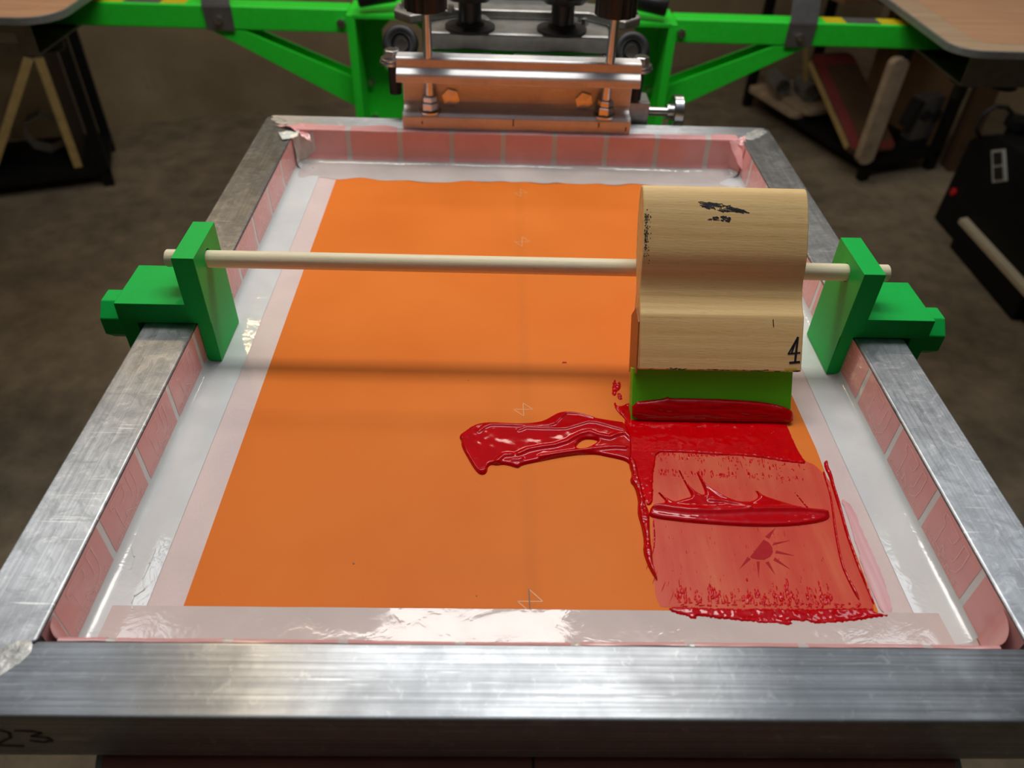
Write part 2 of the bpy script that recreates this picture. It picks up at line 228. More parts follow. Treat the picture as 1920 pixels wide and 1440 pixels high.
class MB:
    def __init__(self): self.bm = bmesh.new(); self.mi = 0
    def face(self, vs):
        try:
            f = self.bm.faces.new(vs); f.material_index = self.mi; return f
        except ValueError: return None
    def v(self, x, y, z): return self.bm.verts.new(V(x, y, z))
    def box(self, x0, x1, y0, y1, z0, z1):
        return self.prism([(x0, y0), (x1, y0), (x1, y1), (x0, y1)], z0, z1)
    def prism(self, poly, a0, a1, axis='z', top=None):
        """outline extruded along an axis; poly is (x,y) for z, (y,z) for x, (x,z) for y"""
        def pt(p, a): return {'z': (p[0], p[1], a), 'x': (a, p[0], p[1]), 'y': (p[0], a, p[1])}[axis]
        b = [self.v(*pt(p, a0)) for p in poly]; t_ = [self.v(*pt(p, a1)) for p in (top or poly)]
        self.face(b[::-1]); self.face(t_); n = len(poly)
        for i in range(n): self.face([b[i], b[(i + 1) % n], t_[(i + 1) % n], t_[i]])
        return self
    def plate(self, outer, holes, a0, a1, axis='z'):
        """flat plate with through holes"""
        def pt(p, a): return {'z': (p[0], p[1], a), 'x': (a, p[0], p[1]), 'y': (p[0], a, p[1])}[axis]
        vs = []; ed = []
        for lp in [outer] + holes:
            s = len(vs); vs += [Vector(q) for q in lp]; ed += [(s + i, s + (i + 1) % len(lp)) for i in range(len(lp))]
        r = delaunay_2d_cdt(vs, ed, [], 0, 1e-6)
        vv, tri = r[0], r[2]
        A = [self.v(*pt(p, a0)) for p in vv]; B = [self.v(*pt(p, a1)) for p in vv]
        for f in tri:
            c = sum((vv[i] for i in f), Vector((0, 0))) / len(f)
            if inside(c, outer) and not any(inside(c, h) for h in holes):
                self.face([A[i] for i in f][::-1]); self.face([B[i] for i in f])
        for lp in [outer] + holes:
            k = [min(range(len(vv)), key=lambda i: (vv[i] - Vector(q)).length) for q in lp]
            for i in range(len(k)): self.face([A[k[i]], A[k[(i + 1) % len(k)]], B[k[(i + 1) % len(k)]], B[k[i]]])
        return self
    def obox(self, c, size, rot):
        Mx = Matrix.Rotation(rot[2], 3, 'Z') @ Matrix.Rotation(rot[1], 3, 'Y') @ Matrix.Rotation(rot[0], 3, 'X')
        vs = []
        for sx in (-.5, .5):
            for sy in (-.5, .5):
                for sz in (-.5, .5):
                    q = Mx @ Vector((sx * size[0], sy * size[1], sz * size[2])); vs.append(self.v(c[0] + q.x, c[1] + q.y, c[2] + q.z))
        for f in ((0, 1, 3, 2), (4, 6, 7, 5), (0, 4, 5, 1), (2, 3, 7, 6), (0, 2, 6, 4), (1, 5, 7, 3)): self.face([vs[i] for i in f])
        return self
    def lathe(self, prof, p0, d, n=32):
        """(radius, distance) profile turned about the axis from p0 along d"""
        d = Vector(d).normalized(); u = d.orthogonal().normalized(); w = d.cross(u); p0 = Vector(p0); rings = []
        for r, h in prof:
            c = p0 + d * h
            if r < 1e-6: rings.append([self.v(*c)])
            else: rings.append([self.v(*(c + (u * math.cos(2 * math.pi * i / n) + w * math.sin(2 * math.pi * i / n)) * r)) for i in range(n)])
        for a, b in zip(rings, rings[1:]):
            for i in range(n):
                j = (i + 1) % n
                if len(a) == 1: self.face([a[0], b[i], b[j]])
                elif len(b) == 1: self.face([a[i], a[j], b[0]])
                else: self.face([a[i], a[j], b[j], b[i]])
        return self
    def cyl(self, p0, p1, r, n=24, r1=None, ch=0.):
        p0, p1 = Vector(p0), Vector(p1); L = (p1 - p0).length; r1 = r if r1 is None else r1
        pr = [(0, 0), (r - ch, 0), (r, ch), (r1, L - ch), (r1 - ch, L), (0, L)] if ch else [(0, 0), (r, 0), (r1, L), (0, L)]
        return self.lathe(pr, p0, p1 - p0, n)
    def torus(self, c, d, R, r, n=32, m=12):
        return self.lathe([(R + r * math.cos(2 * math.pi * k / m), r * math.sin(2 * math.pi * k / m)) for k in range(m + 1)], c, d, n)
    def tube(self, pts, r, n=10):
        pts = [Vector(q) for q in pts]; rings = []
        u = None
        for i, q in enumerate(pts):
            d = (pts[min(i + 1, len(pts) - 1)] - pts[max(i - 1, 0)]).normalized()
            u = d.orthogonal().normalized() if u is None else (u - d * u.dot(d)).normalized(); w = d.cross(u)
            rr = r[i] if isinstance(r, (list, tuple)) else r
            rings.append([self.v(*(q + (u * math.cos(2 * math.pi * k / n) + w * math.sin(2 * math.pi * k / n)) * rr)) for k in range(n)])
        for a, b in zip(rings, rings[1:]):
            for k in range(n): self.face([a[k], a[(k + 1) % n], b[(k + 1) % n], b[k]])
        self.face(rings[0][::-1]); self.face(rings[-1]); return self
    def sheet(self, rows):
        R = [[self.v(*q) for q in row] for row in rows]
        for a, b in zip(R, R[1:]):
            for i in range(len(a) - 1): self.face([a[i], a[i + 1], b[i + 1], b[i]])
        return self
    def line(self, pts, w, fn, closed=False):
        """a pen stroke of width w through 2-D points, laid on a surface by fn(a,b)->(x,y,z)"""
        for (a, b), (c, d) in zip(pts, pts[1:]):
            dx, dy = c - a, d - b; L = math.hypot(dx, dy) or 1; nx, ny = -dy / L * w / 2, dx / L * w / 2; ex, ey = dx / L * w * .3, dy / L * w * .3
            q = [(a + nx - ex, b + ny - ey), (a - nx - ex, b - ny - ey), (c - nx + ex, d - ny + ey), (c + nx + ex, d + ny + ey)]
            self.face([self.v(*fn(*k)) for k in q])
        return self
    def build(self, name, mat, parent=None, bevel=0., seg=2, smooth=False, sharp=40):
        bm = self.bm; o0 = origin(parent) if parent else None
        bmesh.ops.remove_doubles(bm, verts=bm.verts, dist=1e-7)
        bmesh.ops.recalc_face_normals(bm, faces=bm.faces)
        if o0 is None:
            lo = Vector((min(v.co.x for v in bm.verts), min(v.co.y for v in bm.verts), min(v.co.z for v in bm.verts)))
            hi = Vector((max(v.co.x for v in bm.verts), max(v.co.y for v in bm.verts), 0))
            o0 = Vector(((lo.x + hi.x) / 2, (lo.y + hi.y) / 2, lo.z)); loc = o0
        else: loc = Vector((0, 0, 0))
        for v in bm.verts: v.co -= o0
        if smooth:
            a = math.radians(sharp)
            for f in bm.faces: f.smooth = True
            for e in bm.edges:
                if len(e.link_faces) == 2 and e.calc_face_angle(0) > a: e.smooth = False
        me = bpy.data.meshes.new(name); bm.to_mesh(me); bm.free()
        for k in (mat if isinstance(mat, list) else [mat]): me.materials.append(M[k])
        o = bpy.data.objects.new(name, me); COL.objects.link(o); o.location = loc
        if parent: o.parent = parent
        if bevel:
            b = o.modifiers.new('edge', 'BEVEL'); b.width = bevel * S; b.segments = seg; b.limit_method = 'ANGLE'; b.angle_limit = math.radians(35)
            b.harden_normals = False
        return o

def inside(p, poly):
    x, y = p[0], p[1]; c = False; n = len(poly); j = n - 1
    for i in range(n):
        xi, yi = poly[i]; xj, yj = poly[j]
        if (yi > y) != (yj > y) and x < (xj - xi) * (y - yi) / (yj - yi) + xi: c = not c
        j = i
    return c

def circle(cx, cy, r, n=24, ph=0.):
    return [(cx + r * math.cos(ph + 2 * math.pi * i / n), cy + r * math.sin(ph + 2 * math.pi * i / n)) for i in range(n)]

def rrect(x0, x1, y0, y1, r, n=6):
    out = []
    for cx, cy, a in ((x1 - r, y1 - r, 0), (x0 + r, y1 - r, 90), (x0 + r, y0 + r, 180), (x1 - r, y0 + r, 270)):
        out += [(cx + r * math.cos(math.radians(a + 90 * k / n)), cy + r * math.sin(math.radians(a + 90 * k / n))) for k in range(n + 1)]
    return out

# ---- numpy geometry for the ink height fields
def np_inside(P, poly):
    x, y = P[:, 0], P[:, 1]; c = np.zeros(len(P), bool); q = np.array(poly); n = len(q); j = n - 1
    for i in range(n):
        xi, yi = q[i]; xj, yj = q[j]
        if yi != yj:
            c ^= ((yi > y) != (yj > y)) & (x < (xj - xi) * (y - yi) / (yj - yi) + xi)
        j = i
    return c

def np_dist(P, line, closed):
    q = np.array(line); n = len(q); best = np.full(len(P), 1e9)
    for i in range(n if closed else n - 1):
        a, b = q[i], q[(i + 1) % n]; ab = b - a; L = (ab ** 2).sum() or 1e-9
        tt = np.clip(((P - a) @ ab) / L, 0, 1); best = np.minimum(best, np.hypot(*(P - a - tt[:, None] * ab).T))
    return best

def resample(poly, step, jitter=0., seed=0):
    rnd = random.Random(seed); out = []; n = len(poly)
    for i in range(n):
        a, b = Vector(poly[i]), Vector(poly[(i + 1) % n]); L = (b - a).length; k = max(1, int(L / step)); nn = Vector((-(b - a).y, (b - a).x)) / (L or 1)
        for j in range(k):
            q = a.lerp(b, j / k)
            if j and jitter: q = q + nn * rnd.uniform(-jitter, jitter)
            out.append((q.x, q.y))
    return out

def smooth_poly(poly, it=2):
    for _ in range(it):
        out = []; n = len(poly)
        for i in range(n):
            a, b = poly[i], poly[(i + 1) % n]
            out += [(a[0] * .75 + b[0] * .25, a[1] * .75 + b[1] * .25), (a[0] * .25 + b[0] * .75, a[1] * .25 + b[1] * .75)]
        poly = out
    return poly

def ink_field(name, outline, H, w, mat, parent, step=.8, holes=(), ridges=(), nz=.15, nsc=.12, z0=None, jitter=0., base=0., soft=1):
    """a body of ink lying on the mesh: its outline on the plane, its thickness from the distance to the outline, ridges and lumps"""
    z0 = MZ + .25 if z0 is None else z0
    out = smooth_poly(outline, soft) if soft else outline
    loops = [resample(out, step, jitter, 3)] + [resample(smooth_poly(h, 1), step) for h in holes]
    lo = np.min(loops[0], 0); hi = np.max(loops[0], 0)
    gx, gy = np.meshgrid(np.arange(lo[0], hi[0], step), np.arange(lo[1], hi[1], step * .87))
    gx[1::2] += step / 2
    P = np.stack([gx.ravel(), gy.ravel()], 1)
    P = P[np_inside(P, loops[0])]
    for h in loops[1:]: P = P[~np_inside(P, h)]
    dist = np.full(len(P), 1e9)
    for lp in loops: dist = np.minimum(dist, np_dist(P, lp, True))
    P = P[dist > step * .55]
    vs = []; ed = []
    for lp in loops:
        s = len(vs); vs += [Vector(q) for q in lp]; ed += [(s + i, s + (i + 1) % len(lp)) for i in range(len(lp))]
    vs += [Vector(q) for q in P.tolist()]
    r = delaunay_2d_cdt(vs, ed, [], 0, 1e-5)
    vv = np.array([tuple(q) for q in r[0]])
    dist = np.full(len(vv), 1e9)
    for lp in loops: dist = np.minimum(dist, np_dist(vv, lp, True))
    q = np.clip(dist / w, 0, 1); h = H * np.sqrt(np.clip(1 - (1 - q) ** 2, 0, 1))
    env = np.clip(dist / (w * .6), 0, 1)
    for line, rw, rh in ridges: h += env * rh * np.exp(-(np_dist(vv, line, False) / rw) ** 2)
    nn = np.array([mnoise.noise((a * nsc, b * nsc, 3.1)) + .5 * mnoise.noise((a * nsc * 3, b * nsc * 3, 7.7)) for a, b in vv])
    h = np.maximum(h + env * nz * nn, 0) + base * env
    mb = MB(); B = [mb.v(a, b, z0 + c) for (a, b), c in zip(vv.tolist(), h.tolist())]
    tri = [f for f in r[2]]
    cen = np.array([vv[list(f)].mean(0) for f in tri]); ok = np_inside(cen, loops[0])
    for lp in loops[1:]: ok &= ~np_inside(cen, lp)
    for f, k in zip(tri, ok):
        if k: mb.face([B[i] for i in f])
    loose = [v for v in mb.bm.verts if not v.link_faces]
    for v in loose: mb.bm.verts.remove(v)
    o = mb.build(name, mat, parent, smooth=True, sharp=80)
    if sum(p.normal.z for p in o.data.polygons) < 0: o.data.flip_normals()
    return o

# ================================================================== the room
U = Vector((.938, .346)); N = Vector((-.346, .938))         # along the back wall, and away from the camera
B0 = Vector((-963, 2821))
def room(a, b):                                             # a along the wall, b towards the camera side
    q = B0 + U * a - N * b; return (q.x, q.y)
FZ = -880.; CZ = 1640.
def struct(o): o['kind'] = 'structure'; return o
cor = [room(-1900, 0), room(3000, 0), room(3000, 5600), room(-1900, 5600)]
struct(MB().prism(cor, FZ - 60, FZ).build('floor', 'floor'))
struct(MB().prism(cor, CZ, CZ + 60).build('ceiling', 'ceiling'))
def wall(name, a0, a1, b0, b1):
    struct(MB().prism([room(a0, b0), room(a1, b0), room(a1, b1), room(a0, b1)], FZ, CZ).build(name, 'wall'))
wall('wall_back', -1960, 3060, -60, 0)
wall('wall_right', 3000, 3060, 0, 5600)
wall('wall_left', -1960, -1900, 0, 5600)
wall('wall_front', -1960, 3060, 5600, 5660)

# ================================================================== the printing screen
XO, XI, LY, BY = 254., 220.2, 616., 33.8
scr = thing('printing_screen', 'aluminium framed printing screen with orange emulsion, taped inside, held flat in the press jaw', 'printing screen', 0, 308, -36)
def arcpts(cx, cy, r, a0, a1, n=5): return [(cx + r * math.cos(math.radians(a0 + (a1 - a0) * i / n)), cy + r * math.sin(math.radians(a0 + (a1 - a0) * i / n))) for i in range(n + 1)]
R_ = 9.
def bar(poly, mat): return MB().prism(poly, -36, 0).build('frame_bar', mat, scr, bevel=1.3, seg=3)
fbar = bar([(-XO, 0), (XO, 0), (XI, BY), (-XI, BY)], 'alu_x')
bar([(XO - R_, LY)] [:0] + arcpts(XO - R_, LY - R_, R_, 45, 90) + arcpts(-XO + R_, LY - R_, R_, 90, 135) + [(-XI, LY - BY), (XI, LY - BY)], 'alu_x')
bar([(-XO, 0)] + [(-XI, BY), (-XI, LY - BY)] + arcpts(-XO + R_, LY - R_, R_, 135, 180), 'alu_y')
bar([(XO, 0)] + arcpts(XO - R_, LY - R_, R_, 0, 45) + [(XI, LY - BY), (XI, BY)], 'alu_y')
# ground welds over the mitres
def weld(cx, cy, L, w, ang, h=.3):
    mb = MB(); ca, sa = math.cos(ang), math.sin(ang); rows = []
    for i in range(25):
        u = -1 + i / 12; row = []
        for j in range(9):
            v = -1 + j / 4; e = w * (1 + .25 * mnoise.noise((u * 3, 1.3 + ang, cx)))
            a, b = u * L / 2, v * e / 2 * math.sqrt(max(.02, 1 - u ** 6))
            k = h * max(0, 1 - v * v) ** .5 * (1 - u ** 6) + .3 * mnoise.noise((a * .4, b * .4, cx))
            row.append((cx + a * ca - b * sa, cy + a * sa + b * ca, max(.05, k)))
        rows.append(row)
    mb.sheet(rows).build('weld_bead', 'weld', scr, smooth=True, sharp=80)
weld(-237, 17, 44, 13, math.radians(45)); weld(237, 17, 44, 11, math.radians(135))
weld(236, LY - 18, 34, 13, math.radians(45)); weld(-239, LY - 14, 22, 10, math.radians(135))
# handwriting on the front face
mb = MB(); wf = lambda a, b: (a, -.25, b)
mb.line([(-229, -13), (-225, -11), (-221, -14), (-222, -18), (-228, -23), (-233, -25.5), (-226, -26), (-220, -26.5)], 1.3, wf)
mb.line([(-218, -12), (-211, -12.5), (-208, -14), (-213, -17), (-207, -18.5), (-206, -21), (-210, -22.5), (-215, -21)], 1.3, wf)
mb.build('handwritten_number', 'marker_faint', fbar)

# mesh and emulsion
MX, MY0, MY1 = XI, BY, LY - BY
pl = MB(); pl.prism([(-MX, MY0), (MX, MY0), (MX, MY1), (-MX, MY1)], MZ - .4, MZ); mesh_o = pl.build('screen_mesh', 'mesh', scr)
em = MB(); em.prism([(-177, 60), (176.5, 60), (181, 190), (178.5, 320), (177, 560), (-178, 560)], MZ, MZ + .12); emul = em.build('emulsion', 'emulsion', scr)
on = lambda a, b: (a, b, MZ + .16)
for k, q in enumerate(T['marks']):
    MB().line(q, .38, on).build('registration_mark', 'fine_line', emul)
MB().line(T['mark_dark'], .7, lambda a, b: (a, b, MZ + .18)).build('registration_mark', 'dark_line', emul)
sun = MB()
for q in T['sun']: sun.prism([(a, b) for a, b in q], MZ + .2, MZ + .47)
sun.build('sun_stencil', 'stencil', emul)
# dust specks and red dot on the emulsion
mb = MB()
for a, b, r in ((-95.8, 99.2, .6), (70, 244, .3), (-40, 250, .3), (-30, 80, .4)): mb.prism(circle(a, b, r, 8), MZ + .12, MZ + .3)
mb.build('dust_speck', 'dark_line', emul)['kind'] = 'stuff'
MB().prism([(25.2, 270), (28.6, 270.4), (28.4, 271.6), (25.6, 271.8)], MZ + .12, MZ + .25).build('ink_dot', 'stencil', emul)

# ---- tape round the inside of the frame
def catmull(pts, n=5):
    out = []; P = [pts[0]] + list(pts) + [pts[-1]]
    for i in range(1, len(P) - 2):
        for k in range(n):
            t_ = k / n; a, b, c, d = P[i - 1], P[i], P[i + 1], P[i + 2]
            out.append(tuple(.5 * (2 * b[j] + (c[j] - a[j]) * t_ + (2 * a[j] - 5 * b[j] + 4 * c[j] - d[j]) * t_ ** 2 + (3 * b[j] - a[j] - 3 * c[j] + d[j]) * t_ ** 3) for j in range(2)))
    return out + [pts[-1]]
def strip(name, prof, s0, s1, fn, mat, parent, wob=0., ds=3., off=0., seed=0., endw=0., part=(0., 1.), top_wob=0.):
    """a strip of tape: the profile (distance from the wall, height) carried along the wall"""
    rows = []; n = max(2, int(abs(s1 - s0) / ds)); prof = catmull(prof); m = len(prof)
    i0, i1 = int(part[0] * (m - 1)), int(part[1] * (m - 1))
    for i in range(n + 1):
        s = s0 + (s1 - s0) * i / n; row = []
        for k in range(i0, i1 + 1):
            d, z = prof[k]; g = k / (m - 1)
            w1 = wob * mnoise.noise((s * .028, g * 2.2, seed)) + .35 * wob * mnoise.noise((s * .1, g * 5, seed + 4))
            dd, zz = prof[min(k + 1, m - 1)][0] - prof[max(k - 1, 0)][0], prof[min(k + 1, m - 1)][1] - prof[max(k - 1, 0)][1]
            L = math.hypot(dd, zz) or 1; nx, nz_ = -zz / L, dd / L        # normal towards the inside
            if nz_ < 0 and abs(nz_) > .9: nx, nz_ = -nx, -nz_
            e = endw * mnoise.noise((s * .04, seed, 1.5)) * (max(0, g - .75) / .25) ** 2
            tw = top_wob * mnoise.noise((s * .03, seed, 8.5)) * (max(0, .25 - g) / .25)
            row.append(fn(d + nx * (w1 + off) + e + tw, s, max(zz_min, z + nz_ * (w1 + off))))
        rows.append(row)
    return MB().sheet(rows).build(name, mat, parent, smooth=True, sharp=70)
zz_min = MZ + .25
side = [(.35, -1.2), (.4, -8), (.5, -16), (.55, -26), (1.1, -30.2), (3.4, -32.2), (8, -32.6), (17, -32.65), (25, -32.65)]
fr = lambda d, s, z: (XI - d, s, z)
fl = lambda d, s, z: (-XI + d, s, z)
fb = lambda d, s, z: (s, LY - BY - d, z)
def ff(d, s, z):
    win = 1 / (1 + math.exp((s - 16) / 2.5)) / (1 + math.exp((-78 - s) / 4.))
    lift = (1 - win) * 1.9 * max(0, 1 - (d - 8) / 31) * min(1, d / 8)
    return (s, BY + d, z + lift)
tr = strip('tape_strip', side, 37, 578, fr, 'tape_side', scr, .12, seed=1.)
tl = strip('tape_strip', side, 37, 578, fl, 'tape_side', scr, .12, seed=2.)
back = [(-10, .45), (-5, .5), (-.8, .6), (.7, -1), (.9, -9), (1.1, -18), (2.2, -25), (6, -30), (14, -32.2), (26, -32.5), (37, -32.6)]
tb = strip('tape_strip', back, -216, 216, fb, 'tape_back', scr, .8, 2., seed=3., endw=6., top_wob=7.)
front = [(.5, -1.6), (2.6, -3.), (3.4, -9), (3.8, -20), (5, -28), (9, -31.9), (16, -32.5), (28, -32.5), (38.5, -32.55)]
tf = strip('tape_strip', front, -212, 208, ff, 'tape_front', scr, .3, 2., seed=4.)
# printed pink panels with pale gaps between them
def logo_lines(mb, fn, c, flip):
    yc, zc = T['logo'][0][0]
    for q in T['logo'][:2]:
        mb.line([((a - 100) * flip + c, b) for a, b in q], .3, fn)
FONT = {'P': [[(0, 0), (0, 1), (.6, 1), (.6, .5), (0, .5)]], 'R': [[(0, 0), (0, 1), (.6, 1), (.6, .5), (0, .5), (.6, 0)]], 'I': [[(.3, 0), (.3, 1)]], 'N': [[(0, 0), (0, 1), (.6, 0), (.6, 1)]],
        'T': [[(0, 1), (.6, 1)], [(.3, 1), (.3, 0)]], 'G': [[(.6, 1), (0, 1), (0, 0), (.6, 0), (.6, .5), (.3, .5)]], 'S': [[(.6, 1), (0, 1), (0, .5), (.6, .5), (.6, 0), (0, 0)]],
        'U': [[(0, 1), (0, 0), (.6, 0), (.6, 1)]], 'L': [[(0, 1), (0, 0), (.6, 0)]], 'Y': [[(0, 1), (.3, .5), (.6, 1)], [(.3, .5), (.3, 0)]], 'C': [[(.6, 1), (0, 1), (0, 0), (.6, 0)]],
        '.': [[(.2, 0), (.3, 0)]], ',': [[(.3, .1), (.2, -.2)]], ' ': []}
def write(mb, txt, fn, c, z, h, flip, w):
    adv = h * .95; x = -len(txt) * adv / 2
    for ch in txt:
        for st_ in FONT[ch]: mb.line([(c + flip * (x + a * h * .8), z + b * h) for a, b in st_], w, fn)
        x += adv
def panels(cuts, fn, prof, part, parent, s_lo, s_hi, letter_fn=None, flip=1, seed=0., wob=.12, gap=2.2, tw=0.):
    cuts = sorted(cuts)
    for a, b in zip(cuts, cuts[1:]):
        a2, b2 = max(a + gap, s_lo), min(b - gap, s_hi)
        if b2 - a2 < 4: continue
        o = strip('printed_panel', prof, a2, b2, fn, 'pink_print', parent, wob, 2., .14, seed, 0., part, tw)
        if letter_fn and b2 - a2 > 40:
            mb = MB(); c = (a2 + b2) / 2
            logo_lines(mb, letter_fn, c, -flip * -1 if flip > 0 else -1)
            write(mb, 'PRINTING SUPPLY, INC.', letter_fn, c, -26.6, 2.1, -flip, .22)
            mb.build('printed_lettering', 'logo_line', o)
panels([75.7 - 51.6 + k * 51.6 for k in range(12)], fr, side, (0, .44), tr, 37, 578, lambda a, b: (XI - .85, a, b), 1, 1.)
panels([98.9 - 104 + k * 52. for k in range(14)], fl, side, (0, .44), tl, 37, 578, lambda a, b: (-XI + .85, a, b), -1, 2.)
panels([-220 + k * 50.8 for k in range(10)], fb, back, (0, .66), tb, -216, 216, None, 1, 3., .8, 2.5, 7.)
panels(T['sepsF'][:1] and [T['sepsF'][0] - 51] + T['sepsF'] + [T['sepsF'][-1] + 51], ff, front, (0, .42), tf, -212, 208, None, 1, 4., .3)
# crumpled tape ends in the two far corners
def flap(pts, mat, nm='crumpled_tape', sub=5, amp=1.4, seed=0.):
    a, b, c, d = [Vector(q) for q in pts]; rows = []
    for i in range(sub * 2 + 1):
        row = []
        for j in range(sub * 2 + 1):
            u, v = i / (sub * 2), j / (sub * 2); q = (a.lerp(b, u)).lerp(d.lerp(c, u), v)
            k = amp * (mnoise.noise((u * 2.2 + seed, v * 2.2, seed)) + .6 * mnoise.noise((u * 5, v * 5, seed)))
            row.append((q.x + k * .5, q.y + k * .4, max(q.z + k + .4, .3 if q.y > LY - BY else -99)))
        rows.append(row)
    MB().sheet(rows).build(nm, mat, scr, smooth=True, sharp=50)
flap([(-240, 588, 1.), (-214, 590, 2.5), (-203, 572, -9), (-220, 578, 2)], 'pink_print', seed=1.1, amp=2.2)
flap([(-234, 570, .8), (-214, 575, 1.5), (-214, 563, 0), (-226, 553, .8)], 'white_film', seed=2.4, amp=1.4)
flap([(206, 578, 0), (223, 590, 1.5), (222, 575, -1), (219, 560, -22)], 'pink_print', seed=3.2, amp=2.)
mb = MB()
for q in T['crease']: mb.line(q, .6, lambda a, b: (a, b, MZ + .75))
mb.build('crease', 'white_film', tl)
# rounded tape in the four inner corners
def corner(sx, sy, R, m_top, m_low, wob, seed):
    cx, cy = sx * (XI - R), (LY - BY - R if sy > 0 else BY + R)
    def fn(d, a, z):
        t_ = math.radians(a); r = R - d; return (cx + sx * r * math.cos(t_), cy + sy * r * math.sin(t_), z)
    pr = [(.8, -2), (.9, -9), (1., -17), (1.3, -23), (2.4, -28), (5, -31.2), (9, -32.3), (14, -32.5), (R - .4, -32.5)]
    strip('corner_tape', pr, -4, 94, fn, m_top, scr, wob, 4., .1, seed, part=(0, .5))
    strip('corner_tape', pr, -4, 94, fn, m_low, scr, wob, 4., .1, seed, part=(.48, 1.))
corner(-1, 1, 17, 'tape_back', 'tape_side', 1.6, 11.)
corner(1, 1, 14, 'pink_print', 'tape_side', 1.2, 12.)
corner(1, -1, 20, 'pink_print', 'tape_front', .5, 13.)
corner(-1, -1, 13, 'pink_print', 'tape_front', .5, 14.)

# ================================================================== dowel clamps
def dowel_clamp(sg, label, yo):
    """sg = -1 on the left bar, 1 on the right one"""
    c = thing('dowel_clamp', label, 'clamp', sg * 245, 287 + yo, 0, 'green plastic clamps on the screen frame')
    y0, y1 = 264.5 + yo, 310.5 + yo; X = lambda a: sg * a
    mb = MB()
    hole = circle(287 + yo * .6, 37., 6.2, 28)
    mb.plate([(y0, .4), (y1, .4), (y1, 50.2), (y0, 50.2)], [hole], X(210.3), X(224.3), 'x')      # upright with the hole for the dowel
    mb.prism([(X(210.3), .4), (X(219.4), .4), (X(219.4), -31.8), (X(210.3), -31.8)], y0, y1, 'y')  # inner jaw
    mb.prism([(X(224.3), .4), (X(269.8), .4), (X(269.8), 15.2), (X(224.3), 15.2)], y0, y1, 'y')    # bridge over the bar
    mb.prism([(X(258.8), .4), (X(269.8), .4), (X(269.8), -27), (X(258.8), -27)], y0, y1, 'y')      # outer jaw
    mb.build('clamp_body', 'clamp_green', c, bevel=.35)
    k = MB(); ym = 287.5 + yo
    k.prism(circle(ym, -9.5, 16.6, 8, math.radians(22.5)), X(272.), X(287.5), 'x'); k.build('thumb_screw', 'clamp_green', c, bevel=.8)
    MB().cyl((X(256.2), ym, -9.5), (X(274), ym, -9.5), 6, 20).build('screw_shank', 'clamp_green', c, smooth=True)
    return c
dowel_clamp(-1, 'green plastic clamp on the left frame bar, away from the squeegee', 0.)
dowel_clamp(1, 'green plastic clamp on the right frame bar, next to the squeegee', -2.)
mb = MB(); mb.cyl((-237.5, 287, 36.2), (238.5, 285.6, 37.0), 5.7, 32, ch=.7)
tag(mb.build('wooden_dowel', 'dowel', smooth=True), 'thin pale wooden dowel spanning the screen between the two green clamps', 'dowel')

# ================================================================== squeegee
TH = math.radians(55.); F0 = Vector((0, 212.3, MZ + .6)); uu = Vector((0, math.cos(TH), math.sin(TH))); nn = Vector((0, -math.sin(TH), math.cos(TH)))
def sq(x, t_, d):                                           # x across, t up the blade, d out of its front face
    q = F0 + uu * t_ + nn * d; return (x, q.y, q.z)
squ = thing('squeegee', 'short wooden squeegee with green blade standing in red ink, leaning back on the dowel', 'squeegee', 121, 216, MZ)
T0 = 34.                                                    # the wood starts here
AX = -5.                                                    # middle plane of the blade and grip, behind the blade front
def grip_profile():
    top = 116.; fr_ = [(0, 12), (33.5, 12), (35.2, 11.6)]
    fr_ += [(35.2 + s, q) for s, q in ((3.5, 9.8), (8, 8.0), (13, 7.0), (18, 6.8), (22.5, 7.4), (27, 8.7), (32, 10.1), (37, 11.0), (41, 11.2))]
    fr_ += [(76.2 + (top - 76.2) * math.sin(a), 11.2 * math.cos(a) ** .85) for a in [math.radians(k) for k in (10, 20, 30, 40, 50, 60, 68, 75, 81, 86)]]
    return fr_
gp = grip_profile()
sm_ = [gp[0], gp[1], gp[2]] + catmull(gp[2:], 4)[1:]
prof = sm_ + [(116., 0.)] + [(a, -b * (1. if a < 36 else .97)) for a, b in reversed(sm_)]
XL, XR = 68.8, 173.2
mb = MB(); A = [mb.v(*sq(XL, T0 + a, AX + b)) for a, b in prof]; Bq = [mb.v(*sq(XR, T0 + a, AX + b)) for a, b in prof]
n = len(prof)
for i in range(n): mb.face([A[i], A[(i + 1) % n], Bq[(i + 1) % n], Bq[i]])
mb.face(A[::-1]); mb.face(Bq)
mb.build('wooden_grip', 'wood_grip', squ, bevel=.7, smooth=True, sharp=25)
mb = MB(); pts = [(0.2, 0), (T0 - .1, 0), (T0 - .1, -9.5), (0.2, -9.5)]
A = [mb.v(*sq(66.6, a, b)) for a, b in pts]; Bq = [mb.v(*sq(170.6, a, b)) for a, b in pts]
for i in range(4): mb.face([A[i], A[(i + 1) % 4], Bq[(i + 1) % 4], Bq[i]])
mb.face(A[::-1]); mb.face(Bq); mb.build('blade', 'blade', squ, bevel=.3)
# tan tape round the near end of the block
mb = MB(); q = [(T0 - 3, 9), (T0 + 30, 11), (T0 + 39, 2), (T0 + 34, -14), (T0 - 4, -16)]
A = [mb.v(*sq(XL - 1.0, a, AX + b)) for a, b in q]; Bq = [mb.v(*sq(XL - .05, a, AX + b)) for a, b in q]
for i in range(len(q)): mb.face([A[i], A[(i + 1) % len(q)], Bq[(i + 1) % len(q)], Bq[i]])
mb.face(A[::-1]); mb.face(Bq); mb.build('tape_patch', 'mask_tape', squ)
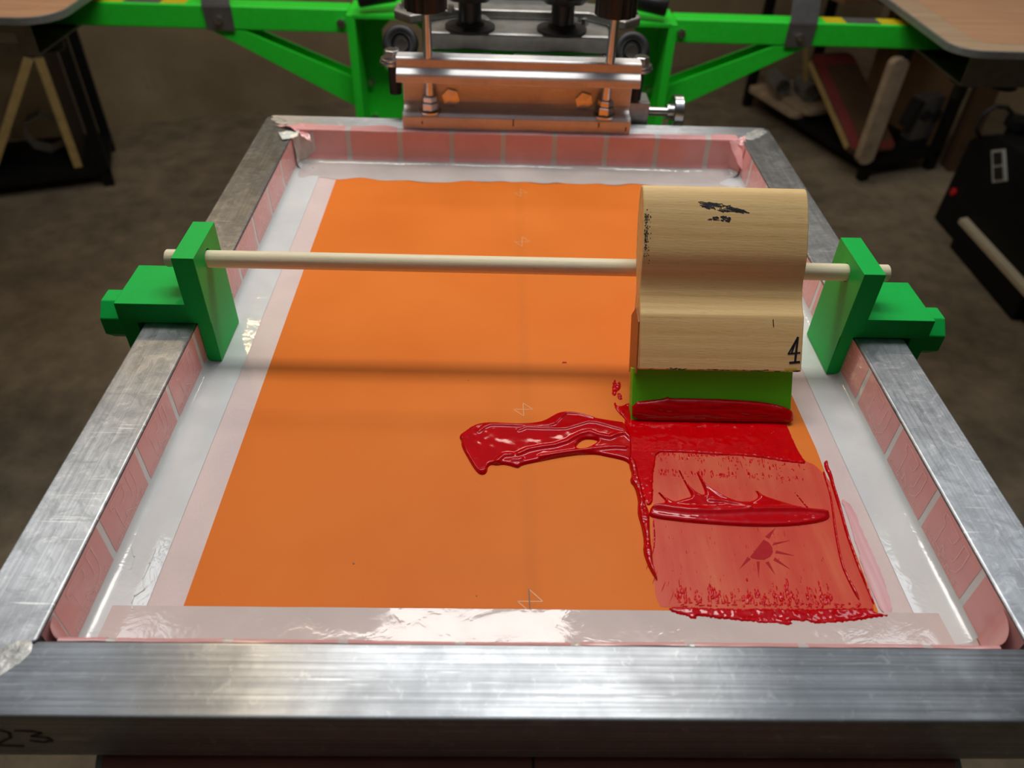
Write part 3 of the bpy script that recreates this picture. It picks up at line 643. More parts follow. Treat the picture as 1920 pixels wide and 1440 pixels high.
# pen marks on the wood, laid on its front surface
fxs = [a for a, b in sm_]; fys = [b for a, b in sm_]
def skin(x, t_): return sq(x, T0 + t_, AX + float(np.interp(t_, fxs, fys)) + .16)
mb = MB()
mb.line([(169.6, 22), (164.2, 11.5), (171.5, 12.3)], 1.1, skin); mb.line([(169.6, 22), (168.8, 6.5)], 1.5, skin); mb.line([(165.5, 5.8), (171.5, 6.4)], 1.5, skin); mb.line([(168.6, 20), (166.2, 12)], 1.1, skin)
mb.line([(153.2, 33), (153.8, 28.5)], .55, skin)
mb.build('pen_number', 'marker', squ)
rnd = random.Random(4); mb = MB()
for k in range(64):
    u = rnd.random(); x = 103 + 27 * u; w_ = 3.6 * (1 - abs(u - .38) * 1.35); tt = 104.5 - 4.2 * u + rnd.uniform(-w_, w_) * .75
    L = rnd.uniform(2, 6); mb.line([(x, tt), (x + L * .5, tt - rnd.uniform(-.3, .7)), (x + L, tt - rnd.uniform(0, 1.2))], rnd.uniform(.25, .7), skin)
for k in range(22):
    x = 109 + rnd.random() * 14; tt = 96.5 - rnd.random() * 2.4; mb.line([(x, tt), (x + rnd.uniform(.8, 2.6), tt - rnd.uniform(-.6, .6))], rnd.uniform(.3, .9), skin)
mb.build('ink_smudge', 'marker', squ)['kind'] = 'stuff'
rnd = random.Random(9); mb = MB()
for k in range(150):
    x = XL + .9 + abs(rnd.gauss(0, 1.6)); tt = 97 - rnd.random() * 26 + rnd.gauss(0, 2); r = rnd.uniform(.12, .34)
    mb.face([mb.v(*skin(x + r * a, tt + r * b)) for a, b in ((-1, -1), (1, -.8), (1.1, 1), (-.9, 1))])
for k in range(40):
    x = XL + 2 + rnd.random() * 100; tt = abs(rnd.gauss(0, .5)) + .2; L = rnd.uniform(.6, 5)
    mb.line([(x, tt), (min(x + L, XR - 1), tt + rnd.uniform(-.1, .2))], rnd.uniform(.2, .5), skin)
mb.build('grime', 'marker', squ)['kind'] = 'stuff'
MB().line([(162.5, 1.6), (170, 1.9)], .8, skin).build('yellow_stain', 'yellow', squ)
# ink clinging to the blade's front
out = resample(smooth_poly([(a, b if b > 6 else .1) for a, b in T['blade_ink']], 1), .9); rows = []
lo = np.min(out, 0); hi = np.max(out, 0)
gx, gy = np.meshgrid(np.arange(lo[0], hi[0], .9), np.arange(lo[1], hi[1], .8)); P = np.stack([gx.ravel(), gy.ravel()], 1)
P = P[np_inside(P, out)]; P = P[np_dist(P, out, True) > .5]
r = delaunay_2d_cdt([Vector(q) for q in out] + [Vector(q) for q in P.tolist()], [(i, (i + 1) % len(out)) for i in range(len(out))], [], 0, 1e-5)
vv = np.array([tuple(q) for q in r[0]]); dd = np_dist(vv, out, True)
hh = .2 + 2.6 * np.sqrt(np.clip(1 - (1 - np.clip(dd / 4.5, 0, 1)) ** 2, 0, 1)) + np.array([.45 * mnoise.noise((a * .05, b * .5, 2)) + .2 * mnoise.noise((a * .3, b * .9, 5)) for a, b in vv]) * np.clip(dd / 2, 0, 1)
mb = MB(); B_ = [mb.v(*sq(a, max(b, .1), c)) for (a, b), c in zip(vv.tolist(), hh.tolist())]
for f in r[2]:
    if inside(vv[list(f)].mean(0), out): mb.face([B_[i] for i in f])
for v in [v for v in mb.bm.verts if not v.link_faces]: mb.bm.verts.remove(v)
o = mb.build('clinging_ink', 'ink', squ, smooth=True, sharp=80)
if sum(p.normal.z for p in o.data.polygons) < 0: o.data.flip_normals()

# ================================================================== the ink on the screen
ink = thing('red_ink', 'smear of glossy red ink spread over the orange screen below the squeegee', 'ink', 110, 160, MZ)
ink_field('ink_film', T['film'], .12, 2., 'ink_film', ink, 2.4, z0=MZ + .22, nz=.02, base=0., jitter=.35)
ink_field('ink_flood', T['flood'], .75, 1.0, 'ink_flat', ink, .9, nz=.22, nsc=.16, jitter=.25, z0=MZ + .3, base=.1)
ink_field('ink_tongue', T['tongue'], 1.8, 2.0, 'ink', ink, .7, holes=[T['tongue_hole']], ridges=T['tongue_ridges'], nz=.18, nsc=.07, base=.1)
ink_field('ink_ridge', T['ridge'], 1.9, 2.6, 'ink', ink, .7, ridges=T['ridge_ridges'], nz=.15, nsc=.11, z0=MZ + .3, soft=1)
ink_field('ink_bead', T['bead'], 2.6, 2.3, 'ink', ink, .6, nz=.6, nsc=.16, z0=MZ + .3)
ink_field('ink_trail', T['trail_in'], 1.2, 1.2, 'ink', ink, .5, nz=.3, nsc=.3, z0=MZ + .3)
ink_field('ink_trail', T['trail_out'], 1.3, 1.3, 'ink', ink, .5, nz=.3, nsc=.3, z0=MZ + .3)
ink_field('ink_trail', T['thin_trail'], .7, .6, 'ink', ink, .5, nz=.2, nsc=.3, z0=MZ + .3)
ink_field('ink_trail', T['diag'], .7, .6, 'ink', ink, .5, nz=.2, nsc=.3, z0=MZ + .3)
ink_field('ink_edge', T['bottom'], .8, 1.2, 'ink', ink, .7, nz=.28, nsc=.16, z0=MZ + .6, jitter=.5)
for q in T['back_smear']: ink_field('ink_smear', q, .5, .7, 'ink_flat', ink, .6, nz=.4, nsc=.5, jitter=.4)
ink_field('pink_smear', T['pink_smear'], .1, 1., 'pink_smear', ink, 2., z0=MZ + .45, nz=.02, jitter=.4)
# specks and dragged streaks, too many and too small to count
rnd = random.Random(11); mb = MB(); film = T['film']
def fleck(x, y, L, w, h, sl=.12):
    n_ = 6; top_ = mb.v(x + sl * L * .5, y + L * .45, MZ + .4 + h); ring = []
    for k in range(n_ * 2):
        a = math.pi * k / n_; ring.append(mb.v(x + math.cos(a) * w / 2 + sl * (math.sin(a) + 1) * L / 2, y + (math.sin(a) + 1) * L / 2, MZ + .34))
    for k in range(len(ring)): mb.face([ring[k], ring[(k + 1) % len(ring)], top_])
fx = [p[0] for p in film]; fy = [p[1] for p in film]; x0, x1, y0, y1 = min(fx), max(fx), min(fy), max(fy)
for k in range(230):
    x, y = rnd.uniform(x0, x1 - 20), rnd.uniform(y0 + 4, y1)
    if inside((x, y), film): fleck(x, y, rnd.choice((.5, .7, 1.2, 2.2, 4.)) * rnd.uniform(.6, 1.2), rnd.uniform(.15, .45), .2)
for k in range(360):                                         # ragged spikes above the near edge
    x = rnd.uniform(73, 156); y = 76 + abs(rnd.gauss(0, 4.5)) + .06 * (x - 70) * 0
    cl = .5 + .5 * math.sin(x * .55) * math.sin(x * .21 + 1)
    if rnd.random() > .35 + .6 * cl: continue
    fleck(x, y, rnd.uniform(.8, 4.4) * (.6 + cl), rnd.uniform(.3, 1.3) * (.7 + .6 * cl), rnd.uniform(.3, .9))
for k in range(420):                                         # mottled band left where the last pass lifted
    x = rnd.uniform(77, 168); u = (x - 77) / 91; yt, yb = 187.5 - 14 * u, 164.5 - 3.5 * u
    y = yt - abs(rnd.gauss(0, 4)) if rnd.random() < .55 else yb + abs(rnd.gauss(0, 2))
    if rnd.random() < .25 + .5 * u: continue
    fleck(x, y, rnd.uniform(.5, 4.6), rnd.uniform(.3, 1.2), rnd.uniform(.2, .6))
for k in range(90): fleck(rnd.uniform(74, 172), rnd.uniform(74.2, 77), rnd.uniform(.4, 2), rnd.uniform(.5, 2.6), .4)
for x, y, L, w in ((62, 88, 9, .4), (60, 97, 5, .3), (66, 83, 7, .5), (64, 90, 4, .4), (69, 76, 9, .3)): fleck(x, y, L, w, .2, .5)
tag(mb.build('ink_fleck', 'ink_flat', ink, smooth=True, sharp=60), kind='stuff')
# glints: small bubbles standing up out of the flooded square
mb = MB(); fl_ = T['flood']
for k in range(260):
    x, y = rnd.uniform(60, 178), rnd.uniform(170, 213)
    if inside((x, y), fl_) and inside((x + 1.5, y - 1.), fl_):
        rr = rnd.uniform(.22, .6); mb.lathe([(rr, 0), (rr * .8, rr * .45), (rr * .4, rr * .75), (0, rr * .85)], (x, y, MZ + 1.02), (rnd.uniform(-.2, .2), rnd.uniform(-.2, .2), 1), 8)
tag(mb.build('ink_bubble', 'ink', ink, smooth=True, sharp=80), kind='stuff')

# ================================================================== the press: hub and arms
HY = 1235.
press = thing('screen_press', 'green screen printing press hub and side arms behind the printing screen', 'printing press', 0, HY, FZ)
def oct_hole(cx, cz, w, h): 
    a, b, c = w / 2, h / 2, w * .28
    return [(cx - a + c, cz - b), (cx + a - c, cz - b), (cx + a, cz - b + c), (cx + a, cz + b - c), (cx + a - c, cz + b), (cx - a + c, cz + b), (cx - a, cz + b - c), (cx - a, cz - b + c)]
mb = MB(); mb.plate([(-258, -290), (258, -290), (258, -70), (-258, -70)], [oct_hole(-190, -138, 70, 104), oct_hole(190, -138, 70, 104)], 1262, 1268, 'y')
mb.build('hub_panel', 'press_green', press)
MB().prism([(-262, 1190), (262, 1190), (262, 1290), (-262, 1290)], -70, -62).build('hub_top', 'press_green', press, bevel=1.5)
MB().cyl((0, 1270, FZ + 30), (0, 1270, -290), 70, 32).build('pedestal', 'matte_black', press, smooth=True)
MB().prism(circle(0, 1270, 260, 32), FZ, FZ + 30).build('pedestal_base', 'matte_black', press)
def arm(ax):
    """ax: direction of the arm from the hub"""
    t_ = (-ax[1], ax[0])
    def Q(a, b): return (ax[0] * a + t_[0] * b, HY + ax[1] * a + t_[1] * b)
    def blk(mb, a0, a1, b0, b1, z0, z1): mb.prism([Q(a0, b0), Q(a1, b0), Q(a1, b1), Q(a0, b1)], z0, z1)
    mb = MB(); blk(mb, 272, 1090, -20, 20, -100, -62); am = mb.build('arm', 'press_green', press, bevel=3., seg=3)
    if ax[0]:
        sg = ax[0]
        mb = MB(); q = [(sg * 505, -101), (sg * 448, -101), (sg * 272, -174), (sg * 272, -226)]
        mb.prism(q, HY - 19, HY - 15, 'y'); mb.prism(q, HY + 15, HY + 19, 'y')
        mb.prism([(sg * 505, -101), (sg * 499, -101), (sg * 272, -221), (sg * 272, -226)], HY - 15, HY + 15, 'y')
        mb.build('brace', 'press_green', press, bevel=.8)
        MB().prism([(sg * 258, -290), (sg * 272, -290), (sg * 272, -64), (sg * 258, -64)], HY - 45, HY + 45, 'y').build('flange', 'press_green', press, bevel=1.)
        mb = MB(); s0 = 486 * sg
        mb.obox((s0, HY - 22.6, -80), (46, 3, 40), (0, 0, 0)); mb.obox((s0 + 1 * sg, HY - 12, -36), (46, 3, 62), (math.radians(-22), 0, math.radians(0)))
        bk = mb.build('stop_bracket', 'bracket', press, bevel=.4)
        MB().lathe([(0, 0), (7, 0), (7, 3), (5.2, 3), (5.2, 7), (0, 7.5)], (s0, HY - 24, -84), (0, -1, 0), 6).build('bolt', 'steel', bk)
        for x, z in ((285, -84), (252, -86), (252, -196), (250, -262)):
            MB().lathe([(0, 0), (8, 0), (8, 2), (6, 2), (6, 8), (0, 8)], (sg * x, (HY - 20) if x > 272 else 1262, z), (0, -1, 0), 6).build('bolt', 'steel', press)
        if sg > 0:
            for a0, a1 in ((527, 562), (622, 668)):
                mb = MB(); blk(mb, a0, a1, -16, 16, -62, -61.6); mb.build('warning_sticker', 'yellow', am)
            mb = MB(); blk(mb, 563, 621, -16, 16, -62, -61.6); mb.build('warning_sticker', 'bracket', am)
        else:
            for a0, a1, m_ in ((540, 580, 'yellow'), (581, 640, 'bracket'), (642, 690, 'yellow')):
                mb = MB(); blk(mb, a0, a1, -16, 16, -62, -61.6); mb.build('warning_sticker', m_, am)
arm((-1, 0)); arm((1, 0)); arm((0, -1))
for sg in (-1, 1):
    MB().lathe([(0, 0), (14, 0), (16, 3), (16, 60), (13, 64), (13, 90), (0, 90)], (sg * 252, 1195, -38), (-sg, .25, .12), 24).build('spring_post', 'black', press, smooth=True)

# platens
def platen(name_label, x0, x1, y0, y1, mat, r, zt=-38., edge=True, bm=None):
    p = thing('platen', name_label, 'platen', (x0 + x1) / 2, (y0 + y1) / 2, zt - 12)
    o = rrect(x0, x1, y0, y1, r, 10)
    MB().prism(rrect(x0 + 3, x1 - 3, y0 + 3, y1 - 3, r - 3, 10), zt - 10, zt).build('board', mat, p, bevel=.5)
    MB().plate(o, [rrect(x0 + 3.2, x1 - 3.2, y0 + 3.2, y1 - 3.2, r - 3.2, 10)], zt - 11, zt - .5).build('edge_trim', 'edge_grey', p, bevel=.6)
    return p
def channel(p, xa, xb, y0, y1, z0, z1):
    mb = MB(); mb.box(xa, xb, y0, y0 + 3, z0, z1); mb.box(xa, xb, y1 - 3, y1, z0, z1); mb.box(xa, xb, y0 + 3, y1 - 3, z0, z0 + 3)
    return mb.build('mounting_channel', 'bracket', p)
pf = platen('brown platen lying under the printing screen', -196, 192, -34, 560, 'platen_brown', 46, zt=-39.5)
MB().box(-3.4, -2.2, -30, 40, -39.5, -39.3).build('centre_line', 'marker', pf)
pL = platen('tan wooden platen with grey edge on the left arm', -1230, -668, 1037, 1437, 'platen_wood', 56)
ch = channel(pL, -1010, -726, 1078, 1392, -105, -50); ch.location.z += 0
MB().box(-782, -751, 1077.2, 1078, -86, -72).build('paper_label', 'sticker', ch)
MB().cyl((-745, 1150, -118), (-745, 1150, -105), 22, 28, ch=2).build('clamp_knob', 'black', pL, smooth=True)
MB().prism(rrect(-1190, -712, 1075, 1400, 30), -37.95, -37.7).build('pallet_tape', 'platen_wood', pL)
pR = platen('pale wooden platen with grey edge on the right arm', 648, 1214, 1012, 1412, 'platen_right', 46)
ch = channel(pR, 712, 1000, 1078, 1372, -112, -50)
MB().cyl((748, 1130, -150), (748, 1130, -112), 9, 20).build('knob_stem', 'black', pR, smooth=True)
MB().cyl((748, 1130, -124), (748, 1130, -112), 24, 28, ch=2).build('clamp_knob', 'black', pR, smooth=True)
MB().cyl((812, 1130, -130), (812, 1130, -112), 24, 28, ch=2).build('clamp_knob', 'black', pR, smooth=True)
MB().prism(rrect(696, 1180, 1050, 1380, 30), -37.95, -37.7).build('pallet_tape', 'platen_wood', pR)

# ================================================================== print head with the jaw holding the screen
hd = thing('print_head', 'aluminium jaw with threaded rods and black knobs gripping the back of the screen', 'print head', 0, 660, -36)
mb = MB(); mb.prism([(588, .2), (588, 13), (590.5, 16), (601, 16), (605, 18), (606.5, 22), (606.5, 60), (619, 60), (619, .2)], -115.5, 108, 'x')
la = mb.build('lower_jaw', 'alu_clamp', hd, bevel=.8)
mb = MB(); mb.prism([(591, 58.5), (588, 56.5), (585.5, 54.5), (585, 52), (585, 46.5), (606.4, 46.5), (606.4, 68), (592.5, 68), (591, 66.5)], -119, 112, 'x')
ub = mb.build('upper_jaw', 'alu_clamp', hd, bevel=.7)
tk = MB()
for x, z0, z1 in ((-8, 6, 13), (76, 7, 12), (103, 4, 8), (-97, 6, 9)): tk.box(x, x + 1.2, 587.8, 588, z0, z1)
tk.build('pen_tick', 'marker', la)
for x in (-89, 82):
    rd = MB().cyl((x, 595.5, 16), (x, 595.5, 110), 4.4, 20).build('threaded_rod', 'steel', hd, smooth=True)
    MB().lathe([(0, 0), (11, 0), (11, 1.6), (0, 1.6)], (x, 595.5, 16.1), (0, 0, 1), 28).build('washer', 'steel', rd, smooth=True, sharp=30)
    MB().lathe([(0, 0), (7.6, 0), (8.6, .8), (8.6, 7), (7.6, 7.8), (0, 7.8)], (x, 595.5, 17.8), (0, 0, 1), 6).build('hex_nut', 'steel', rd)
    MB().lathe([(0, 0), (6.6, 0), (7.6, .8), (7.6, 5), (6.4, 6), (0, 6)], (x, 595.5, 25.8), (0, 0, 1), 6).build('hex_nut', 'steel', rd)
    k = MB(); prf = []
    for i in range(48):
        a = 2 * math.pi * i / 48; r = 18.2 + (.9 if i % 4 < 2 else 0); prf.append((x + r * math.cos(a), 595.5 + r * math.sin(a)))
    k.prism(prf, 109, 160).build('hand_knob', 'black', hd, bevel=.6)
    bx = x + (20 if x < 0 else -20)
    MB().lathe([(0, 0), (9, 0), (9, 2.6), (0, 3.2)], (bx, 606.6, 26), (0, -1, 0), 6).build('bolt_head', 'steel', la)
mb = MB(); mb.box(-100, 90, 619, 660, 36, 50)
mb.build('back_rail', 'cast', hd, bevel=1.)
mb = MB(); mb.prism([(-90, 640), (-80, 640), (-80, 700), (80, 700), (80, 640), (90, 640), (92, 760), (40, 800), (-40, 800), (-92, 760)][0:0] + [(-92, 652), (88, 652), (92, 760), (40, 800), (-40, 800), (-96, 760)], 56, 73)
cb = mb.build('cast_bracket', 'cast', hd, bevel=2.5, seg=3)
mb = MB(); mb.box(-90, -30, 640, 651, 51, 55); mb.box(-8, 86, 640, 651, 51, 55); mb.box(82, 90, 640, 740, 51, 55.5); mb.build('tongue_plate', 'cast', hd, bevel=.8)
mb = MB(); rows = []
for i in range(25):
    u = -1 + i / 12; x = u * 58; y = 700 + 26 * math.exp(-(u * 2.1) ** 2); rows.append([(x, y - 7, 72.5), (x, y - 4, 77), (x, y + 3, 77), (x, y + 6, 72.5)])
mb.sheet(rows).build('cast_rib', 'cast', hd, smooth=True)
mb = MB(); mb.prism([(-130, 690), (-112, 672), (-70, 700), (70, 700), (104, 672), (122, 690), (122, 716), (60, 740), (-60, 740), (-130, 716)], 73, 82)
mb.build('ear_plate', 'cast', hd, bevel=2., seg=3)
mb = MB(); mb.prism(rrect(-38, 38, 745, 1130, 10), 73, 110); mb.build('head_arm', 'cast', hd, bevel=3., seg=3)
MB().cyl((0, 1270, -61.5), (0, 1270, 170), 46, 32, ch=4).build('head_post', 'matte_black', hd, smooth=True)
MB().box(-36, 36, 1128, 1232, 74, 140).build('head_hinge', 'matte_black', hd, bevel=3.)
for x in (-52, 40):
    sm = MB().lathe([(0, 0), (25, 0), (25, 2.5), (14.5, 3.5), (13.5, 6.5), (0, 6.5)], (x, 668, 73.1), (0, 0, 1), 32).build('knob_washer', 'rubber', hd, smooth=True, sharp=30)
    MB().cyl((x, 668, 79), (x, 668, 102), 11.5, 28).build('knob_stem', 'black', hd, smooth=True)
    k = MB(); prf = [(x + (30 + 1.6 * math.cos(8 * 2 * math.pi * i / 64)) * math.cos(2 * math.pi * i / 64), 668 + (30 + 1.6 * math.cos(8 * 2 * math.pi * i / 64)) * math.sin(2 * math.pi * i / 64)) for i in range(64)]
    k.prism([(x + (a - x) * .74, 668 + (b - 668) * .74) for a, b in prf], 101, 108, top=prf); k.prism(prf, 108, 126); k.build('hand_knob', 'black', hd, bevel=1.)
for x, y, s in ((-72, 690, 5), (64, 690, 5), (85, 705, 4), (-118, 700, 8), (112, 700, 8)):
    MB().lathe([(0, 0), (s, 0), (s, 2), (s * .7, 2), (s * .7, 6), (0, 6.5)], (x, y, 82 if abs(y - 705) < 20 and abs(x) > 64 else 73), (0, 0, 1), 6).build('bolt_head', 'steel', hd)
for x in (-121, 111):
    sx = -1 if x < 0 else 1
    MB().torus((x, 655, 60), (0, -.85, .5), 13.5, 4.6, 36, 14).build('rubber_ring', 'rubber', hd, smooth=True)
    MB().lathe([(0, 0), (11, 0), (11, 6), (7, 13), (6, 26), (0, 26)], (x, 662, 56), (-.1 * sx, -.9, .3), 28).build('stop_cone', 'steel', hd, smooth=True, sharp=35)
    sc_ = MB(); bx = x - sx * -5
    sc_.lathe([(0, 0), (12, 0), (12, 2.5), (0, 2.5)], (bx, 622, 52), (0, 0, 1), 28); sc_.lathe([(0, 3.2), (11, 3.2), (11, 5.4), (0, 5.4)], (bx, 622, 52), (0, 0, 1), 28)
    sc_.lathe([(0, 5.4), (8, 5.4), (8, 12), (7, 13), (0, 13)], (bx, 622, 52), (0, 0, 1), 6); sc_.build('stop_bolt', 'steel', hd, bevel=.3)
    MB().cyl((x + sx * 4, 625, 22), (x + sx * 4, 625, 51.5), 6, 18).build('stop_bolt', 'rubber', hd, smooth=True)
MB().box(109, 131, 622, 652, -9, 19.5).build('adjuster_block', 'cast', hd, bevel=.8)
ad = MB().cyl((131, 638, 5), (156, 638, 5), 4.6, 20).build('adjuster_screw', 'steel', hd, smooth=True)
mb = MB(); mb.lathe([(0, -5), (8, -5), (8, 0), (15.5, 0), (17, 1.2), (17, 9.8), (15.5, 11), (0, 11)], (157, 638, 5), (1, 0, 0), 48); mb.build('knurled_knob', 'steel', ad, smooth=True, sharp=30)

# ================================================================== shelving and stored things in the dark
PHI = math.atan2(U.y, U.x)
def loc2(P, a, b): q = Vector(P) + U * a + N * b; return (q.x, q.y)
def lbox(mb, P, a0, a1, b0, b1, z0, z1): mb.prism([loc2(P, a0, b0), loc2(P, a1, b0), loc2(P, a1, b1), loc2(P, a0, b1)], z0, z1); return mb
def rack(label, P, wA, wB, ztop, zsh):
    c = Vector(P) + U * wA / 2 + N * wB / 2
    r = thing('storage_rack', label, 'rack', c.x, c.y, FZ)
    sgn = 1 if wA > 0 else -1
    for a in (0, wA - 30 * sgn):
        for b in (0, wB - 30): lbox(MB(), P, min(a, a + 30 * sgn), max(a, a + 30 * sgn), b, b + 30, FZ, ztop).build('leg', 'matte_black', r)
    a0, a1 = sorted((0, wA))
    lbox(MB(), P, a0, a1, 0, wB, zsh - 22, zsh).build('shelf', 'matte_black', r)
    lbox(MB(), P, a0, a1, 0, wB, ztop, ztop + 20).build('shelf', 'matte_black', r)
    return r
PL = (-1262, 2172)
rack('black metal rack near the wall at left, holding two tan edged boards', PL, -900, 300, -300, -818)
PR = (1252, 2330)
rack('black metal rack at right, holding stored platens', PR, 330, 740, -345, -806)
def stored(name, label, cat, mat, c, size, lean, yaw=0., r=30, group=None, border=None, edge=None):
    """a rounded board: width across, height up, thickness; leans in its own plane, then turned about the vertical"""
    w, h, tk_ = size
    p = thing(name, label, cat, c[0], c[1], c[2], group)
    Mx = Matrix.Rotation(yaw, 3, 'Z') @ Matrix.Rotation(lean, 3, 'Y')
    def mk(nm, outl, d0, d1, m, hole=None):
        mb = MB(); mb.plate(outl, [hole] if hole else [], d0, d1, 'y')
        o = mb.build(nm, m)
        o0 = o.location.copy(); o.location = (0, 0, 0); o.parent = p
        for v in o.data.vertices:
            q = (v.co + o0 - V(0, 0, 0)) ; v.co = Mx @ q
        return o
    mk('board', rrect(-w / 2, w / 2, 0, h, r, 6), -tk_ / 2, tk_ / 2, mat)
    if edge: mk('edge_band', rrect(-w / 2 - 2, -w / 2 + 1.5, 4, h - 4, .5, 2), -tk_ / 2 - .3, tk_ / 2 + .3, edge)
    if border: mk('border', rrect(-w / 2 + 8, w / 2 - 8, 8, h - 8, r, 6), -tk_ / 2 - .8, -tk_ / 2, border, rrect(-w / 2 + 62, w / 2 - 62, 62, h - 62, r, 6))
    return p
# left: two boards seen edge-on
q = loc2(PL, -88, 150)
stored('stored_board', 'dark board with tan edge standing upright beside the black rack leg at left', 'board', 'board_dark', (q[0], q[1], -817), (260, 345, 24), 0., PHI + math.pi / 2, 20, 'tan edged boards on the left rack', None, 'board_tan')
mb = MB()
q = loc2(PL, -375, 20); lb = thing('stored_board', 'dark board with tan edge leaning at a slant against the upright board at left', 'board', q[0], q[1], -815, 'tan edged boards on the left rack')
lo_, hi_ = -355, -110
def sl(a, z, b): return loc2(PL, a, b) + (z,)
vs = [mb.v(*sl(a, z, b)) for b in (20, 285) for a, z in ((lo_, -817), (lo_ + 28, -817), (hi_ + 8, -478), (hi_ - 16, -470))]
for f in ((0, 1, 2, 3), (7, 6, 5, 4), (0, 4, 5, 1), (1, 5, 6, 2), (2, 6, 7, 3), (3, 7, 4, 0)): mb.face([vs[i] for i in f])
mb.build('board', 'board_dark', lb)
mb = MB(); vs = [mb.v(*sl(a, z, b)) for b in (16, 19.9) for a, z in ((lo_, -817), (lo_ + 28, -817), (hi_ + 8, -478), (hi_ - 16, -470))]
for f in ((0, 1, 2, 3), (7, 6, 5, 4), (0, 4, 5, 1), (1, 5, 6, 2), (2, 6, 7, 3), (3, 7, 4, 0)): mb.face([vs[i] for i in f])
mb.build('edge_band', 'board_tan', lb)
def ring(label, P, r, d, L):
    c = thing('hollow_tube', label, 'tube', P[0], P[1], P[2] - r, 'hollow tubes on the racks')
    mb = MB(); d = Vector(d).normalized(); mb.lathe([(r, 0), (r, L), (r - 5, L), (r - 5, 0), (r, 0)], P, d, 8); mb.build('tube_wall', 'tube', c)
ring('hollow octagonal tube end between the two tan edged boards at left', (-1483, 2266, -754), 62, (-.346, .938, 0), 60)
# right rack
q = loc2(PR, 60, 470)
for k, (a, b, z, lab) in enumerate(((40, 560, -806, 'lower flat pale board on the right rack shelf'), (70, 520, -784, 'upper flat pale board stacked on the right rack shelf'))):
    c = loc2(PR, a + 60, b); bb = thing('flat_board', lab, 'board', c[0], c[1], z, 'flat boards on the right rack')
    mb = MB(); mb.prism([loc2(c, x, y) for x, y in rrect(-125, 110, -170, 138 - k * 10, 25)], z + .3, z + 21.5); mb.build('board', 'board_pale', bb, bevel=2.)
for k, (x, z) in enumerate(((0, -726), (74, -726), (-72, -726))):
    c = loc2(PR, 60 + x, 420 + k * 40)
    ring(('middle', 'right-hand', 'left-hand')[k] + ' hollow tube end lying on the flat boards at right', (c[0], c[1], z), 34, (U.x * .3 + N.x, U.y * .3 + N.y, 0), 120)
st_ = MB(); st_.tube([(1165, 2790, -762), (1078, 2792, -470)], 11, 4)
tag(st_.build('wooden_stick', 'board_tan'), 'thin tan wooden stick standing behind the red bordered platen', 'stick')
# platen with the red border, standing turned on the shelf
A_, B_ = Vector((1196, 2352, -792)), Vector((1096, 2700, -588)); es = (B_ - A_).normalized(); eu = Vector((U.x, U.y, 0)); eu = (eu - es * eu.dot(es)).normalized(); en = eu.cross(es)
sp_ = thing('stored_platen', 'brown platen with dull red border sloping up at the back of the right rack', 'platen', *A_)
def slope(nm, outl, d0, d1, m, hole=None):
    mb = MB(); mb.plate(outl, [hole] if hole else [], d0, d1, 'z')
    for v in mb.bm.verts:
        q = v.co - V(0, 0, 0); w_ = A_ * S + eu * q.x + es * q.y + en * q.z; v.co = Vector((w_.x, w_.y, w_.z + ZF))
    mb.build(nm, m, sp_)
slope('board', rrect(0, 190, 0, 430, 34), -9, 9, 'board_brown')
slope('border', rrect(9, 187, 7, 423, 28), 9, 9.6, 'board_red', rrect(54, 185.5, 40, 378, 22))
slope('edge_band', rrect(-3, .5, 30, 400, .5, 2), -9.5, 9.5, 'board_tan')
stored('stored_platen', 'thick pale worn platen leaning upright against the right rack leg', 'platen', 'board_pale', (1225, 2312, -800), (56, 345, 30), math.radians(1), math.radians(10), 22)
# things behind and on the right rack
pn = MB(); lbox(pn, PR, 309, 322, 36, 420, -805, -400); tag(pn.build('brown_panel', 'carton'), 'brown flat panel standing inside the right rack', 'panel')
bxc = MB(); lbox(bxc, PR, -190, 60, 120, 420, -324, -120); tag(bxc.build('carton', 'carton'), 'brown box on top of the right rack above the green arm', 'box')
sk = thing('socket_box', 'pale box with two dark round sockets in front of the brown panel', 'socket box', 1469, 2479, -805)
def sp3(a, b, z): return loc2(PR, a, b) + (z,)
MB().obox(sp3(252, 66, -700), (92, 50, 150), (0, 0, PHI)).build('housing', 'bracket', sk, bevel=3.)
for k in (-1, 1): MB().cyl(sp3(252 + 24 * k, 42, -684), sp3(252 + 24 * k, 30, -684), 18, 24).build('socket', 'rubber', sk)
MB().obox(sp3(188, 60, -680), (26, 46, 95), (0, math.radians(12), PHI)).build('plug', 'black', sk, bevel=3.)
MB().obox(sp3(252, 66, -790.3), (80, 40, 29), (0, 0, PHI)).build('foot', 'rubber', sk)
wp = MB(); wp.box(1604, 1664, 2430, 2490, FZ, -250); tag(wp.build('wooden_post', 'board_brown'), 'brown upright post behind the black machine at right', 'post')
